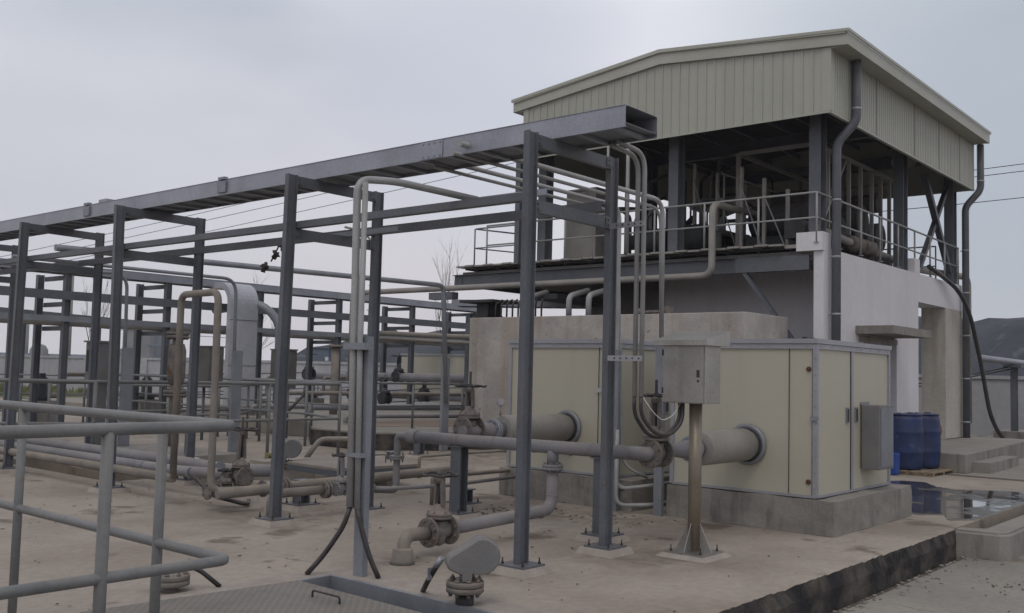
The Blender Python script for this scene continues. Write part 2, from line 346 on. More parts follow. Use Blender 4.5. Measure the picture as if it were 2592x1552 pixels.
for p, q in zip(lrows, lrows[1:]):
    for i in range(3): lip.b.faces.new((p[i], q[i], q[i+1], p[i+1]))
struct('slab_lip', lip, 'conc')
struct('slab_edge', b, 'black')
# channel curb at the far end of that edge
b = MB()
b.box(10.9, 30, 2.86, 3.10, -.5, -.22)
struct('drain_channel', b, 'plinth')
kb = MB(); kb.poly([(10.80, 3.14), (10.86, 2.70), (10.98, 2.62), (40, 2.62), (40, 2.84), (11.12, 2.86), (11.05, 2.95), (11.06, 3.14)], -.5, .004)
bmesh.ops.bevel(kb.b, geom=[e for e in kb.b.edges if all(v.co.z > 0 for v in e.verts)], offset=.03, segments=3, affect='EDGES')
struct('curb', kb, 'plinth')
g = MB(); g.box(17.25, 40, 3.14, 26, -.5, -.006); struct('apron', g, 'yard')
g = MB(); g.box(17.1, 17.2, 3.2, 40, -.02, .004); struct('drain_line', g, 'groove')
g = MB(); g.box(17.3, 17.36, 3.2, 40, -.02, .003); struct('slab_joint', g, 'groove')
# raised slab round the tank and building
g = MB(); g.poly([(12.2, 13.9), (13.3, 13.05), (15.6, 13.1), (15.6, 6.5), (24.5, 6.5), (24.3, 21), (24.2, 30), (13.5, 30), (13.5, 17.0), (12.2, 15.4)], .01, .33); struct('raised_slab', g, 'yard')
g = MB(); g.poly([(12.185, 13.9), (13.3, 13.04), (14.0, 13.0), (14.0, 13.4), (13.485, 13.6), (13.485, 17.1), (12.185, 15.4)], .012, .3); struct('slab_skirt', g, 'black')
# puddle
pts = [(15.0, 5.35), (15.4, 5.15), (15.5, 4.85), (14.95, 4.55), (14.85, 4.25), (15.05, 4.0), (15.3, 3.7), (15.2, 3.5), (14.7, 3.3), (14.0, 3.2), (12.4, 3.2), (11.8, 3.23), (11.55, 3.4), (11.95, 3.58), (11.75, 3.8), (11.9, 4.0), (12.6, 4.3), (12.2, 4.9), (12.9, 5.3), (14.0, 5.5)]
P2 = []
for i, p in enumerate(pts):
    q = pts[(i+1) % len(pts)]
    for t in range(4):
        a = t/4; P2.append((p[0]*(1-a)+q[0]*a+noise.noise(V((p[0]*3+a*2, p[1], 1)))*.08, p[1]*(1-a)+q[1]*a+noise.noise(V((p[0], a*3+p[1]*2, 5)))*.04))
g = MB(); g.poly(P2, .001, .005); struct('puddle', g, 'water')
cx = sum(p[0] for p in P2)/len(P2); cy = sum(p[1] for p in P2)/len(P2)
g = MB(); g.poly([(cx+(p[0]-cx)*1.05+noise.noise(V((p[0]*4, p[1]*4, 0)))*.05, max(3.15, cy+(p[1]-cy)*1.07)) for p in P2], .0005, .003); struct('wet_concrete', g, mat('damp_concrete', (.13, .115, .095), (.10, .088, .075), .35, 0, 1.5, .1, spec=.5))
# ground beyond
g = MB()
for i in range(60):
    x, y = random.uniform(24, 40), random.uniform(2, 14)
g.box(17.55, 25.5, 24, 41, -.5, -.004); struct('rear_yard', g, 'yard')
g = MB(); g.box(24.6, 60, -2, 25, -.4, .04); struct('bare_earth', g, 'dirt')
g = MB(); g.box(-60, 24, 41, 120, -.3, .03); struct('verge', g, 'grass')
b = MB(); rr = random.Random(3)
for i in range(2600):
    x, y = rr.uniform(2, 23), rr.uniform(41.5, 56); h = rr.uniform(.1, .45)
    a = rr.uniform(0, PI); dx, dy = math.cos(a)*.12, math.sin(a)*.12; lx, ly = rr.uniform(-.1, .1), rr.uniform(-.1, .1)
    v1, v2, v3 = b.b.verts.new((x-dx, y-dy, 0)), b.b.verts.new((x+dx, y+dy, 0)), b.b.verts.new((x+lx, y+ly, h)); b.b.faces.new((v1, v2, v3))
tag(b.build('grass', 'grass'), kind='stuff')

# boundary wall
def wall_seg(b, p, q, z, t=.24):
    p, q = V((*p, 0)), V((*q, 0)); d = (q-p).normalized(); nrm = V((-d.y, d.x, 0))
    b.prism([(-t/2, 0), (t/2, 0), (t/2, z), (-t/2, z)], p, q, nrm, Z_)
    b.prism([(-t/2-.05, z), (t/2+.05, z), (t/2+.05, z+.1), (-t/2-.05, z+.1)], p, q, nrm, Z_)
    k = 0; Ld = (q-p).length
    while k < Ld:
        c = p+d*k; b.box(c.x-.2, c.x+.2, c.y-.2, c.y+.2, -.3, z+.02, math.atan2(d.y, d.x)); k += 4
wt = thing('boundary_wall', 'long pale boundary wall closing the site behind the pipe racks', 'wall', (26, 34, 0))
b = MB(); poly_ = [(20, 62), (25.6, 34), (29.9, 9), (30.6, -12)]
for p, q in zip(poly_, poly_[1:]): wall_seg(b, p, q, 1.66)
b.build('wall_run', 'farwall', wt)
b = MB(); nn_ = 46
# netted coal heap behind the wall
def heap(name, label, path, H, wid, seed):
    b = MB(); rows = []
    tot = len(path)-1; n = 90
    for i in range(n+1):
        t = i/n*tot; k = min(int(t), tot-1); a = t-k
        p = V((*path[k], 0))*(1-a)+V((*path[k+1], 0))*a; d = (V((*path[k+1], 0))-V((*path[k], 0))).normalized(); nr = V((-d.y, d.x, 0))
        h = H[k]*(1-a)+H[k+1]*a; row = []
        for j in range(17):
            s_ = (j-8)/8; prof = max(0, 1-abs(s_)**1.25)
            z = h*prof*(1+.16*noise.noise(V((t*6, s_*2, seed)))) + (.42*noise.noise(V((t*26, s_*6, seed+3)))*min(1, h) if abs(s_) < .95 else 0)
            row.append(b.b.verts.new(p+nr*(s_*wid)+V((0, 0, z-.3))))
        rows.append(row)
    for r0, r1 in zip(rows, rows[1:]):
        for i in range(16): f = b.b.faces.new((r0[i], r0[i+1], r1[i+1], r1[i])); f.smooth = True
    o = b.build(name, 'heap'); tag(o, label, 'coal heap'); return o
heap('coal_heap', 'dark slate netted coal heap rising behind the boundary wall', [(52, 68), (52.5, 63.5), (55, 59), (62, 46), (68, 34), (70, 20), (67, 4), (62, -8)], [.2, 3.9, 4.9, 5.5, 6.1, 6.3, 5.8, 5.2], 12, 2)

# far plant
def far_box(o, name, x, y, w_, d, h, m='fargrey', z0=-.3):
    return MB().box(x-w_/2, x+w_/2, y-d/2, y+d/2, z0, h, YAW*-1).build(name, m, o)
t = thing('far_factory', 'hazy grey factory block with blue corner beyond the wall', 'factory', (162, 287, 0))
for (x, y, w_, d, h, m) in ((161, 288, 8.6, 12, 11.9, 'fargrey'), (154.5, 291, 6.5, 12, 5.8, 'fargrey'), (166, 285, 2.5, 8, 10.4, 'farblue')): far_box(t, 'block', x, y, w_, d, h, m)
b = MB(); b.box(158, 164, 280, 281, 7, 7.6); b.build('window', 'farblue', t)
t = thing('cooling_stack', 'slim hazy chimney with a rounded tank at its foot', 'chimney', (132, 302, 0))
MB().lathe((131.5, 303, -.3), Z_, [(0, .7), (17, .45)], 16).build('chimney', 'fargrey', t)
MB().lathe((134, 300, -.3), Z_, [(0, 2.6), (5, 2.6), (6.4, 1.8), (7, .2)], 20).build('tank', 'fargrey', t)
t = thing('far_conveyor', 'long low hazy conveyor gallery on trestles', 'conveyor', (40, 170, 0))
MB().prism([(-2, -1.2), (2, -1.2), (2, 1.0), (0, 1.8), (-2, 1.0)], (125, 306, 1.9), (178, 278, 1.9), (0, 1, 0), Z_).build('gallery', 'farblue', t)
b = MB()
for k in range(10): b.box(126+k*5, 126.6+k*5, 305-k*2.6, 305.6-k*2.6, -.3, .8)
b.build('trestle', 'farblue', t)
t = thing('blue_shed', 'small flat blue shed standing on the wall line by the heap', 'shed', (43.8, 54.6, 0))
MB().box(43.1, 44.5, 53.9, 55.3, -.3, 2.85, -.86).build('shed_body', 'farblue', t)
MB().box(43.0, 44.6, 53.8, 55.4, 2.85, 2.93, -.86).build('roof', 'farblue', t)
MB().box(43.3, 43.5, 53.3, 53.5, 2.0, 2.25, -.86).build('lamp', 'white', t)

# ================================================================== BUILDING (pump and press house)
BX, BY = 15.55, 6.5
bld = thing('press_house', 'white rendered building with an open upper floor under a pale green sheet canopy', 'building', (BX, BY, 0))
b = MB()
b.box(BX, 17.3, BY, BY+.15, .30, 3.69); b.box(17.3, 19.0, BY, BY+.15, 2.2, 3.69); b.box(19.0, 20.25, BY, BY+.15, .30, 3.69)      # side wall with a door recess

b.box(20.25, 23.2, BY, BY+.5, 3.12, 3.69)                  # lintel
b.box(17.0, 17.2, BY+.151, 10.4, .30, 3.49); b.box(BX, BX+.16, BY+.151, BY+.17, .3, 3.66)  # front wall, set back in the shade of the deck
b.box(BX-.062, BX+.3, BY-.002, BY+.45, 3.64, 3.95)               # upstand at the corner
b.box(20.02, 20.34, BY-.004, BY+.3, 3.69, 3.98)
b.build('wall', 'white', bld)
MB().box(22.0, 23.2, BY, BY+.5, .30, 3.119).build('pier', 'dirtywhite', bld, 'stained beige end pier')
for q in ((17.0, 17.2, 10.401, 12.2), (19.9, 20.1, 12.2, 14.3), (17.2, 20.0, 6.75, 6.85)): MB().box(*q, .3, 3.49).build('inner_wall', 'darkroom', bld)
MB().box(17.32, 18.98, 6.70, 6.74, .34, 2.18).build('door', 'alu', bld)
b = MB(); b.box(20.25, 20.4, 6.75, 9.5, .3, 3.5); b.build('passage_wall', 'white', bld)
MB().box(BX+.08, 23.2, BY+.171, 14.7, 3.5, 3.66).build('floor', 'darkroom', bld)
MB().prism([(16.93, 2.33), (18.95, 2.33), (18.95, 2.47), (16.93, 2.47)], (0, 5.84, 0), (0, BY, 0), X_, Z_).build('canopy', 'plinth', bld)
b = MB(); b.box(17.1, 18.9, BY-.05, BY-.003, 2.2, 2.3); b.build('door_head', 'plinth', bld)
# steel edge deck and girder along the front
b = MB()
for i in range(29):
    y0 = 6.92+i*.26; b.box(15.40, 16.4, y0+.25, y0+.25+.235, 3.738+.012*(i % 2), 3.772+.012*(i % 2))
b.box(15.5, 16.4, 6.66, 7.16, 3.70, 3.76); b.build('deck_plates', 'yellowpipe', bld)
b = MB(); b.box(15.6, 20, 6.9, 14.6, 3.70, 3.73); b.build('deck_underlay', 'dark', bld)
b = MB(); b.chan((15.55, 6.75, 3.46), (15.55, 8.1, 3.46), Z_, X_, .25, .1); b.ibeam((15.62, 8.1, 3.47), (15.62, 14.93, 3.47), Z_, X_, .27, .16, .014, .01); b.build('girder', 'steel', bld)
b = MB()
for i in range(13): y = 7.1+i*.6; b.ibeam((15.62, y, 3.655), (20, y, 3.655), Z_, Y_, .09, .06)
b.ibeam((19.7, 6.8, 3.45), (19.7, 14.75, 3.45), Z_, X_, .2, .12); b.ibeam((15.6, 14.7, 3.45), (23, 14.7, 3.45), Z_, Y_, .2, .12)
b.build('floor_joist', 'steel', bld)
b = MB(); b.ibeam((15.62, 7.95, 3.34), (15.62, 6.98, 2.05), X_, (0, .8, -.6), .1, .07); b.box(15.5, 15.75, 6.68, 7.05, 1.98, 2.04); b.box(15.55, 15.62, 6.65, 6.75, 1.98, 2.2); b.build('brace', 'steel', bld)
MB().lathe((15.62, 6.85, 2.04), Z_, [(0, .1), (.05, .12), (.14, .08), (.18, .02)], 9).build('brace_foot', 'rag', bld)
SYL, YM_ = 6.26, 9.38
# columns of the upper floor
for (x, y, z0) in ((15.72, 6.68, 3.93), (15.72, 9.4, 3.74), (15.72, 12.5, 3.74), (19.75, 6.68, 3.66), (23.0, 6.68, 3.66), (23.0, 9.4, 3.66), (23.0, 12.5, 3.66), (19.75, 12.5, 3.66)):
    MB().ibeam((x, y, z0), (x, y, 6.72), X_, Y_, .25, .2, .014, .01).build('column', 'steel', bld)
MB().ibeam((15.32, 12.86, 3.74), (15.32, 12.86, 6.2), X_, Y_, .16, .12, .01, .008).build('column', 'steel', bld)
b = MB()
b.ibeam((22.95, 6.68, 3.9), (21.2, 6.68, 5.9), (0, 1, 0), (.7, 0, .6), .12, .12); b.ibeam((21.0, 6.72, 3.9), (22.9, 6.72, 5.9), (0, 1, 0), (.7, 0, -.6), .1, .1)
b.build('cross_brace', 'steel', bld)
for x in (15.72, 19.75, 23.0): MB().ibeam((x, 6.6, 6.62), (x, 12.6, 6.62), Z_, X_, .28, .15, .014, .01).build('roof_beam', 'steel', bld)
b = MB()
for k in range(9):
    y = 6.5+k*.75; z = 6.80+.36*(1-abs(y-9.4)/3.2); b.chan((15.2, y, z), (23.1, y, z), Z_, Y_, .1, .05)
b.build('purlin', 'steel', bld)
b = MB(); b.prism([(SYL+.03, 6.95), (YM_, 7.27), (12.55, 6.93), (12.55, 6.95), (YM_, 7.29), (SYL+.03, 6.97)], (15.13, 0, 0), (23.03, 0, 0), Y_, Z_); b.build('roof_shade_sheet', 'lining', bld)  # added dark sheet: shade under the roof put into its colour
# roof sheets
XF, XB, YR, YL, YM = 15.03, 23.2, 5.9, 12.85, 9.38
b = MB()
prof = [(YR+.03, 7.02), (YM, 7.36), (YL-.03, 6.98), (YL-.03, 7.03), (YM, 7.41), (YR+.03, 7.07)]
b.prism(prof, (XF-.03, 0, 0), (XB+.03, 0, 0), Y_, Z_); b.build('roof', 'siding', bld)
b = MB()
def fascia(b, x0, x1):
    pr = [(YR, 6.84), (YM, 7.165), (YL, 6.80), (YL, 7.0), (YM, 7.36), (YR, 7.04)]
    b.prism(pr, (x0, 0, 0), (x1, 0, 0), Y_, Z_)
fascia(b, XF, XF+.05); fascia(b, XB-.05, XB)
b.box(XF+.05, XB-.05, YR, YR+.04, 6.84, 7.04); b.box(XF+.05, XB-.05, YR+.04, 6.22, 6.84, 6.86)
b.box(XF+.05, XB-.05, YL-.04, YL, 6.80, 7.0); b.box(XF+.05, XB-.05, 12.58, YL-.04, 6.80, 6.82)
b.build('fascia', 'fascia', bld)
b = MB()   # top drip trim, a little proud
pr = [(YR-.03, 7.045), (YM, 7.365), (YL+.03, 7.005), (YL+.03, 7.06), (YM, 7.43), (YR-.03, 7.09)]
b.prism(pr, (XF-.04, 0, 0), (XF-.003, 0, 0), Y_, Z_); b.box(XF-.003, XB+.02, YR-.03, YR-.003, 7.045, 7.095)
b.build('roof_trim', 'fascia', bld)
# wall sheeting with ribs
b = MB(); SX, SY, SL = 15.09, 6.2, 12.6
def topz(y): return 6.84+.325*(1-abs(y-9.38)/3.48)+.02
ys = []; y = SY+.12
b.prism([(SY, 5.8), (SL, 5.8), (SL, topz(SL)), (YM, topz(YM)), (SY, topz(SY))], (SX, 0, 0), (SX+.02, 0, 0), Y_, Z_)
y = SY+.30
while y < SL-.05:
    b.prism([(y-.012, 5.83), (y+.012, 5.83), (y+.012, topz(y)-.004), (y-.012, topz(y)-.004)], (SX-.014, 0, 0), (SX-.001, 0, 0), Y_, Z_); y += .178
b.box(SX-.016, SX-.001, SY, SL, 5.795, 5.828)
for yy in (SY, SL): b.box(SX-.018, SX-.002, yy-(.01 if yy == SY else .12), yy+(.14 if yy == SY else .01), 5.83, topz(yy)-.02)
b.build('gable_sheeting', 'siding', bld)
b = MB(); prof = []; x = SX
while x < XB-.2:
    prof += [(x, SY), (x+.05, SY), (x+.065, SY+.022), (x+.085, SY+.022)]; x += .1
prof.append((XB-.1, SY)); prof.append((XB-.1, SY+.04)); prof.append((SX, SY+.04))
A = [b.b.verts.new((px, py, 5.83)) for px, py in prof]; B = [b.b.verts.new((px, py, 6.85)) for px, py in prof]
for i in range(len(prof)-1): b.b.faces.new((A[i], A[i+1], B[i+1], B[i]))
b.box(SX, XB-.1, SY-.008, SY+.05, 5.79, 5.825)
b.box(SX-.01, SX+.14, SY-.006, SY+.001, 5.83, 6.84)
b.build('side_sheeting', 'siding', bld)
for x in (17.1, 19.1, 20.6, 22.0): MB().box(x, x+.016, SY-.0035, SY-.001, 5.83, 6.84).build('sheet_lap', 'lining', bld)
b = MB(); b.prism([(SY+.05, 5.8), (SL, 5.8), (SL, topz(SL)+.15), (YM, topz(YM)+.15), (SY+.05, topz(SY)+.15)], (XB-.14, 0, 0), (XB-.10, 0, 0), Y_, Z_); b.box(SX+.021, XB-.15, SL-.04, SL, 5.8, 7.0); b.build('rear_sheeting', 'siding', bld)
b = MB(); b.box(SX+.021, SX+.03, SY+.05, SL-.05, 5.81, 6.93); b.box(SX+.04, XB-.15, SY+.045, SY+.055, 5.84, 6.93); b.build('cladding_shade_sheet', 'lining', bld)  # added sheets behind the cladding, interior shade painted in
b = MB(); b.box(SX-.03, SX-.019, 9.93, 10.03, 6.05, 6.33); b.build('cable_entry', 'dark', bld)
# downpipes
def downpipe(x, label, zlow, yb):
    t = thing('downpipe', label, 'downpipe', (x, SY-.1, zlow), 'grey rainwater downpipes of the canopy')
    b = MB(); b.tube([(x, SY-.1, 6.84), (x, SY-.1, 5.82), (x-.12, yb, 5.45), (x-.12, yb, zlow)], .075, .12, 16); b.build('pipe', 'steel', t)
    for z in (6.0,):
        MB().cyl((x, SY-.1, z), (x, SY-.1, z+.04), .08).build('clip', 'alu', t)
    z = zlow+.35
    while z < 5.2:
        c = MB().cyl((x-.12, yb, z), (x-.12, yb, z+.035), .079); c.box(x-.13, x-.11, yb, BY, z, z+.02); c.build('clip', 'alu', t); z += .95
downpipe(15.92, 'grey downpipe nearest the front gable corner of the building', .33, 6.39)
downpipe(23.22, 'grey downpipe beside the far stained pier of the building', .30, 6.39)
# railings of the deck
def railing(name, label, paths, cat='railing', r=.017, heights=(1.0, .52), step=1.0, group=None, m='galvd', base=True, posts=None):
    p0 = paths[0]; t = thing(name, label, cat, p0, group)
    for k, h in enumerate(heights):
        MB().tube([V(p)+V((0, 0, h)) for p in paths], r if k == 0 else r*.85, .06, 10).build('top_rail' if k == 0 else 'mid_rail', m, t)
    if posts is None:
        posts = []
        for a, c in zip(paths, paths[1:]):
            a, c = V(a), V(c); n = max(1, round((c-a).length/step))
            posts += [a+(c-a)*(i/n) for i in range(n)]
        posts.append(V(paths[-1]))
    for p in posts:
        p = V(p); b = MB(); b.cyl(p, p+V((0, 0, heights[0])), r, 10)
        if base: b.box(p.x-.04, p.x+.04, p.y-.04, p.y+.04, p.z, p.z+.008)
        b.build('post', m, t)
    return t
railing('deck_railing', 'thin grey railing along the front deck edge and the building side', [(15.5, 13.9, 3.77), (15.5, 6.6, 3.77), (23.1, 6.55, 3.69)], heights=(.84, .42), m='conduit', r=.019)
railing('stair_head_railing', 'short looped railing standing at the open left end of the deck', [(16.6, 13.9, 3.77), (15.5, 14.25, 3.77), (15.5, 13.1, 3.77)], heights=(.8, .38))
railing('rear_deck_railing', 'thin railing along the back edge of the upper floor', [(23.0, 7, 3.69), (23.0, 12.6, 3.69)], heights=(.9, .45))

# machinery on the upper floor
def frame_box(b, x0, x1, y0, y1, z0, z1, r=.04):
    for x in (x0, x1):
        for y in (y0, y1): b.box(x-r, x+r, y-r, y+r, z0, z1)
    for z in (z0+.1, z1):
        for y in (y0, y1): b.box(x0+r, x1-r, y-r*.9, y+r*.9, z-r, z+r)
        for x in (x0, x1): b.box(x-r*.9, x+r*.9, y0+r, y1-r, z-r, z+r)
t = thing('belt_press', 'large dark sludge press with braced steel frames under the canopy', 'machine', (18, 8, 3.69))
b = MB(); frame_box(b, 16.8, 21.2, 7.2, 8.7, 3.69, 5.75, .035); b.prism([(-.04, -.04), (.04, -.04), (.04, .04), (-.04, .04)], (16.8, 7.2, 4.0), (18.2, 7.2, 5.7), Z_, Y_)
for x in (17.4, 17.9, 18.4, 19.0, 19.6, 20.1, 20.6): b.box(x-.025, x+.025, 7.165, 7.235, 3.79, 5.71)
b.build('frame', 'yellowpipe', t)
b = MB()
for (x, z, r) in ((17.3, 4.5, .3), (18.2, 5.0, .22), (18.3, 4.35, .3), (19.4, 4.7, .34), (20.4, 4.5, .3), (20.3, 5.2, .2)): b.cyl((x, 7.3, z), (x, 8.6, z), r, 20)
b.build('roller', 'dark', t)
MB().box(16.9, 21.1, 7.3, 8.6, 3.85, 4.15).build('tray', 'greenmachine', t)
t = thing('press_walkway', 'raised inner walkway with its own railing beside the sludge press', 'walkway', (17, 7, 4.3))
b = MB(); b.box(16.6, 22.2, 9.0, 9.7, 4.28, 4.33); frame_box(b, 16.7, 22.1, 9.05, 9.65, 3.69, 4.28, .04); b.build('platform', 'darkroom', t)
b = MB(); b.tube([(16.7, 9.0, 5.4), (22.2, 9.0, 5.4)], .02, 0, 8); b.tube([(16.7, 9.0, 4.9), (22.2, 9.0, 4.9)], .02, 0, 8)
for k in range(7): b.cyl((16.8+k*.88, 9.0, 4.33), (16.8+k*.88, 9.0, 5.4), .02, 8)
b.build('railing', 'yellowpipe', t)
def cyl_machine(x, y, label, s=1):
    t = thing('motor_pump', label, 'pump', (x, y, 3.69), 'dark pumps on the upper floor')
    b = MB(); b.lathe((x, y-.45*s, 4.15), Y_, [(0, .1), (.03, .24*s), (.6*s, .24*s), (.65*s, .15*s), (.9*s, .15*s)], 20); b.build('motor', 'greenmachine', t)
    b = MB(); b.box(x-.25, x+.25, y-.5, y+.6, 3.69, 3.9); b.build('base', 'dark', t)
    b = MB(); b.tube([(x, y+.3, 4.2), (x, y+.3, 4.6), (x+.3, y+.3, 4.8)], .07, .1, 10); b.build('outlet', 'greenmachine', t)
cyl_machine(16.4, 10.4, 'dark motor pump between the second column and the twin conduits')
cyl_machine(16.5, 9.7, 'dark motor pump just left of the second front column', 1.15)
cyl_machine(17.6, 10.0, 'dark motor pump farther back on the upper floor', 1.2)
t = thing('control_cabinet', 'tall grey beige electrical cabinet standing on the deck behind the rack', 'cabinet', (16.2, 12.0, 3.77))
MB().box(16.1, 16.7, 11.5, 12.25, 3.8, 5.25, 0, .01).build('cabinet_body', 'yellowpipe', t)
MB().box(16.093, 16.099, 11.56, 12.2, 3.9, 5.15).build('door', 'yellowpipe', t)
MB().box(16.05, 16.75, 11.45, 12.3, 5.25, 5.29).build('roof', 'yellowpipe', t)
t = thing('dosing_skid', 'dense dark skid of slim upright pipes deep under the canopy', 'machine', (19, 10.5, 3.69))
MB().box(18.4, 21.5, 10.3, 11.4, 3.70, 3.95).build('base', 'greenmachine', t)
rr = random.Random(9)
for k in range(40):
    x, y, h = rr.uniform(16.8, 21.5), rr.uniform(9.2, 11.9), rr.uniform(.7, 2.3)
    MB().tube([(x, y, 3.95), (x, y, 3.95+h), (x+rr.uniform(-.5, .5), y+rr.uniform(-.5, .2), 3.95+h+rr.uniform(-.1, .2))], rr.uniform(.02, .045), .12, 8).build('pipe', rr.choice(('steel', 'galvd', 'dark', 'boxgrey', 'dark')), t)
for k in range(5):
    x, y = rr.uniform(18.5, 21.2), rr.uniform(10.3, 11.5); MB().lathe((x, y, 3.95), Z_, [(0, .16), (.5, .16), (.62, .08), (.8, .05)], 14).build('motor', 'greenmachine', t)
for (lab, x0, y0, h, ln) in (('braced pale steel stand in front of the sludge press', 16.35, 7.5, 1.15, .9), ('taller braced steel stand between the press and the second column', 17.0, 8.75, 1.5, 1.0)):
    t = thing('steel_stand', lab, 'stand', (x0, y0, 3.7), 'braced steel stands on the upper floor')
    for k in range(3):
        y = y0+k*ln/2; MB().box(x0-.028, x0+.028, y-.028, y+.028, 3.73, 3.73+h+.25*k).build('leg', 'yellowpipe', t)
    for k in range(2):
        y = y0+k*ln/2; MB().prism([(-.018, -.018), (.018, -.018), (.018, .018), (-.018, .018)], (x0-.05, y, 3.8), (x0-.05, y+ln/2, 3.7+h+.2*k), X_, Z_).build('brace', 'conduit', t)
for i, (x, z) in enumerate(((21.0, 6.35), (21.5, 6.4))):
    t = thing('floodlight', ('left' if i == 0 else 'right')+' of two dusty lamps hung under the canopy roof', 'lamp', (x, 7.2, z), 'lamps under the canopy')
    MB().lathe((x, 7.2, z), (-.4, -.6, -.7), [(0, .06), (.08, .1), (.2, .2), (.22, .2)], 16).build('lamp_shade', 'yellowpipe', t)
    MB().cyl((x, 7.2, z), (x, 7.2, z+.5), .015, 6).build('hanger', 'dark', t)
for i, x in enumerate((18.1, 18.7)):
    t = thing('valve_motor', ('first' if i == 0 else 'second')+' dark dusty valve on the pipe along the side railing', 'valve', (x, 6.9, 3.69), 'valves behind the side railing')
    MB().lathe((x-.2, 6.95, 4.05), X_, [(0, .1), (.05, .16), (.12, .1), (.3, .1), (.36, .16), (.42, .1)], 16).build('body', 'valve', t)
    MB().cyl((x, 6.95, 4.1), (x, 6.95, 4.32), .05).build('handle', 'dark', t)
b = MB(); b.tube([(16.2, 6.98, 4.15), (19.2, 6.98, 4.02), (22.0, 6.98, 3.95), (24.2, 6.65, 3.98), (24.2, 6.65, .6)], .075, .25); tag(b.build('sludge_pipe', 'yellowpipe'), 'grey pipe behind the side railing bending down past the far pier', 'pipe')
b = MB(); b.box(16.0, 18.9, 7.05, 7.4, 3.95, 4.25); b.box(16.3, 16.4, 7.1, 7.3, 3.69, 3.95); b.box(18.4, 18.5, 7.1, 7.3, 3.69, 3.95); tag(b.build('machine_trough', 'dark'), 'long dark trough on short legs just behind the side railing', 'trough')
HOSE = [(20.9, 6.5, 3.9), (21.6, 6.42, 3.74), (22.3, 6.3, 3.5), (22.75, 6.2, 3.0), (23.2, 6.1, 1.9), (23.35, 6.05, 1.3), (23.5, 6.0, .8), (23.9, 5.9, .35), (24.8, 5.75, .1), (27.5, 5.3, .08)]
# thick dark hose hanging at the far end
b = MB(); b.tube(HOSE, .045, .7, 10); tag(b.build('black_hose', 'rubber'), 'thick black hose hanging from the deck past the pier to the ground', 'hose')
t = thing('water_pipe_on_posts', 'horizontal light grey pipe on steel posts right of the building', 'pipe', (24.4, 6.5, 0))
b = MB(); b.tube([(24.2, 6.45, 2.12), (26.4, 6.2, 2.07), (29.5, 5.8, 2.0), (34, 5.2, 1.92)], .075, .1); b.build('pipe', 'galv', t)
b = MB(); b.ibeam((26.4, 6.2, .38), (26.4, 6.2, 1.94), X_, Y_, .14, .14); b.box(26.2, 26.6, 6.0, 6.4, 1.94, 2.0); b.build('support', 'steel', t)
MB().box(26.1, 27.6, 5.7, 6.6, -.1, .38).build('footing', 'plinth', t)
b = MB(); b.tube([(19.6, 8.6, 1.05), (24, 7.6, 1.5), (26.4, 6.3, 1.95)], .017, .5, 8); b.tube([(19.6, 8.6, .98), (24, 7.6, 1.43), (26.4, 6.3, 1.89)], .017, .5, 8); tag(b.build('slung_cables', 'rubber'), 'pair of thin black cables slung across behind the pier', 'cable')

# entrance steps
t = thing('entrance_steps', 'broad two step concrete platform in front of the far pier', 'steps', (18.5, 5.2, 0))
b = MB(); b.poly([(17.68, 4.9), (20.1, 5.0), (24.0, 5.3), (24.0, 6.49), (17.68, 6.49)], -.01, .32); bmesh.ops.bevel(b.b, geom=b.b.edges[:], offset=.012, segments=1, affect='EDGES'); b.build('upper_step', 'plinth', t)
b = MB(); b.poly([(18.1, 4.62), (20.4, 4.72), (20.35, 4.99), (18.1, 4.915)], -.01, .17); b.build('lower_step', 'plinth', t)
# drums
def drum(x, y, label, m='blue', rz=0):
    t = thing('plastic_drum', label, 'drum', (x, y, .07), 'blue drums by the building door')
    pr = [(0, .24), (.03, .268), (.1, .276), (.27, .288), (.285, .293), (.3, .289), (.45, .292), (.6, .289), (.615, .293), (.63, .288), (.80, .278), (.86, .268), (.895, .245)]
    MB().lathe((x, y, .07), Z_, pr, 32).build('body', m, t)
    b = MB(); b.lathe((x, y, .955), Z_, [(0, .268), (.015, .275), (.03, .268)], 32); rim = b.build('rim', m, t)
    b = MB(); b.lathe((x+.12, y-.05, .965), Z_, [(0, .05), (.04, .05)], 12); b.lathe((x-.13, y+.05, .965), Z_, [(0, .03), (.035, .03)], 12); b.build('bung', m, rim)
drum(16.85, 5.63, 'dark blue plastic drum standing right behind the grey wall box')
drum(17.38, 5.52, 'blue plastic drum behind and to the right of the nearer drum')
t = thing('pallet', 'low wooden pallet carrying the blue drums', 'pallet', (16.4, 5.5, 0))
b = MB()
for k in range(7): b.box(16.5, 17.66, 5.08+k*.14, 5.18+k*.14, .045, .066)
for x in (16.52, 17.05, 17.56): b.box(x, x+.08, 5.08, 6.02, .004, .044)
b.build('boards', 'wood', t)
t = thing('jerrycan', 'bright blue jerrycan standing against the nearer blue drum', 'jerrycan', (15.5, 5.12, 0))
MB().box(16.22, 16.42, 5.56, 5.74, .006, .36, 0, .025).build('body', 'bluel', t); MB().cyl((16.30, 5.65, .36), (16.30, 5.65, .40), .025).build('cap', 'black', t)
t = thing('red_drum', 'faded red drum lying on its side behind the blue drums', 'drum', (18.9, 6.0, .33))
MB().lathe((18.75, 6.18, .33+.29), (.9, -.1, 0), [(0, .2), (.03, .27), (.25, .285), (.28, .292), (.31, .285), (.75, .275), (.8, .25)], 28).build('body', 'red', t)
MB().box(18.5, 19.2, 5.9, 6.35, .325, .36).build('cradle', 'wood', t)
b = MB(); b.tube([(22.5, 4.6, .1), (22.0, 4.1, .12), (21.6, 4.0, .14), (22.3, 3.6, .1), (24.5, 3.0, .1)], .06, .4, 12); tag(b.build('green_hose', 'greenhose'), 'thick dull green hose lying on the ground by the steps', 'hose')

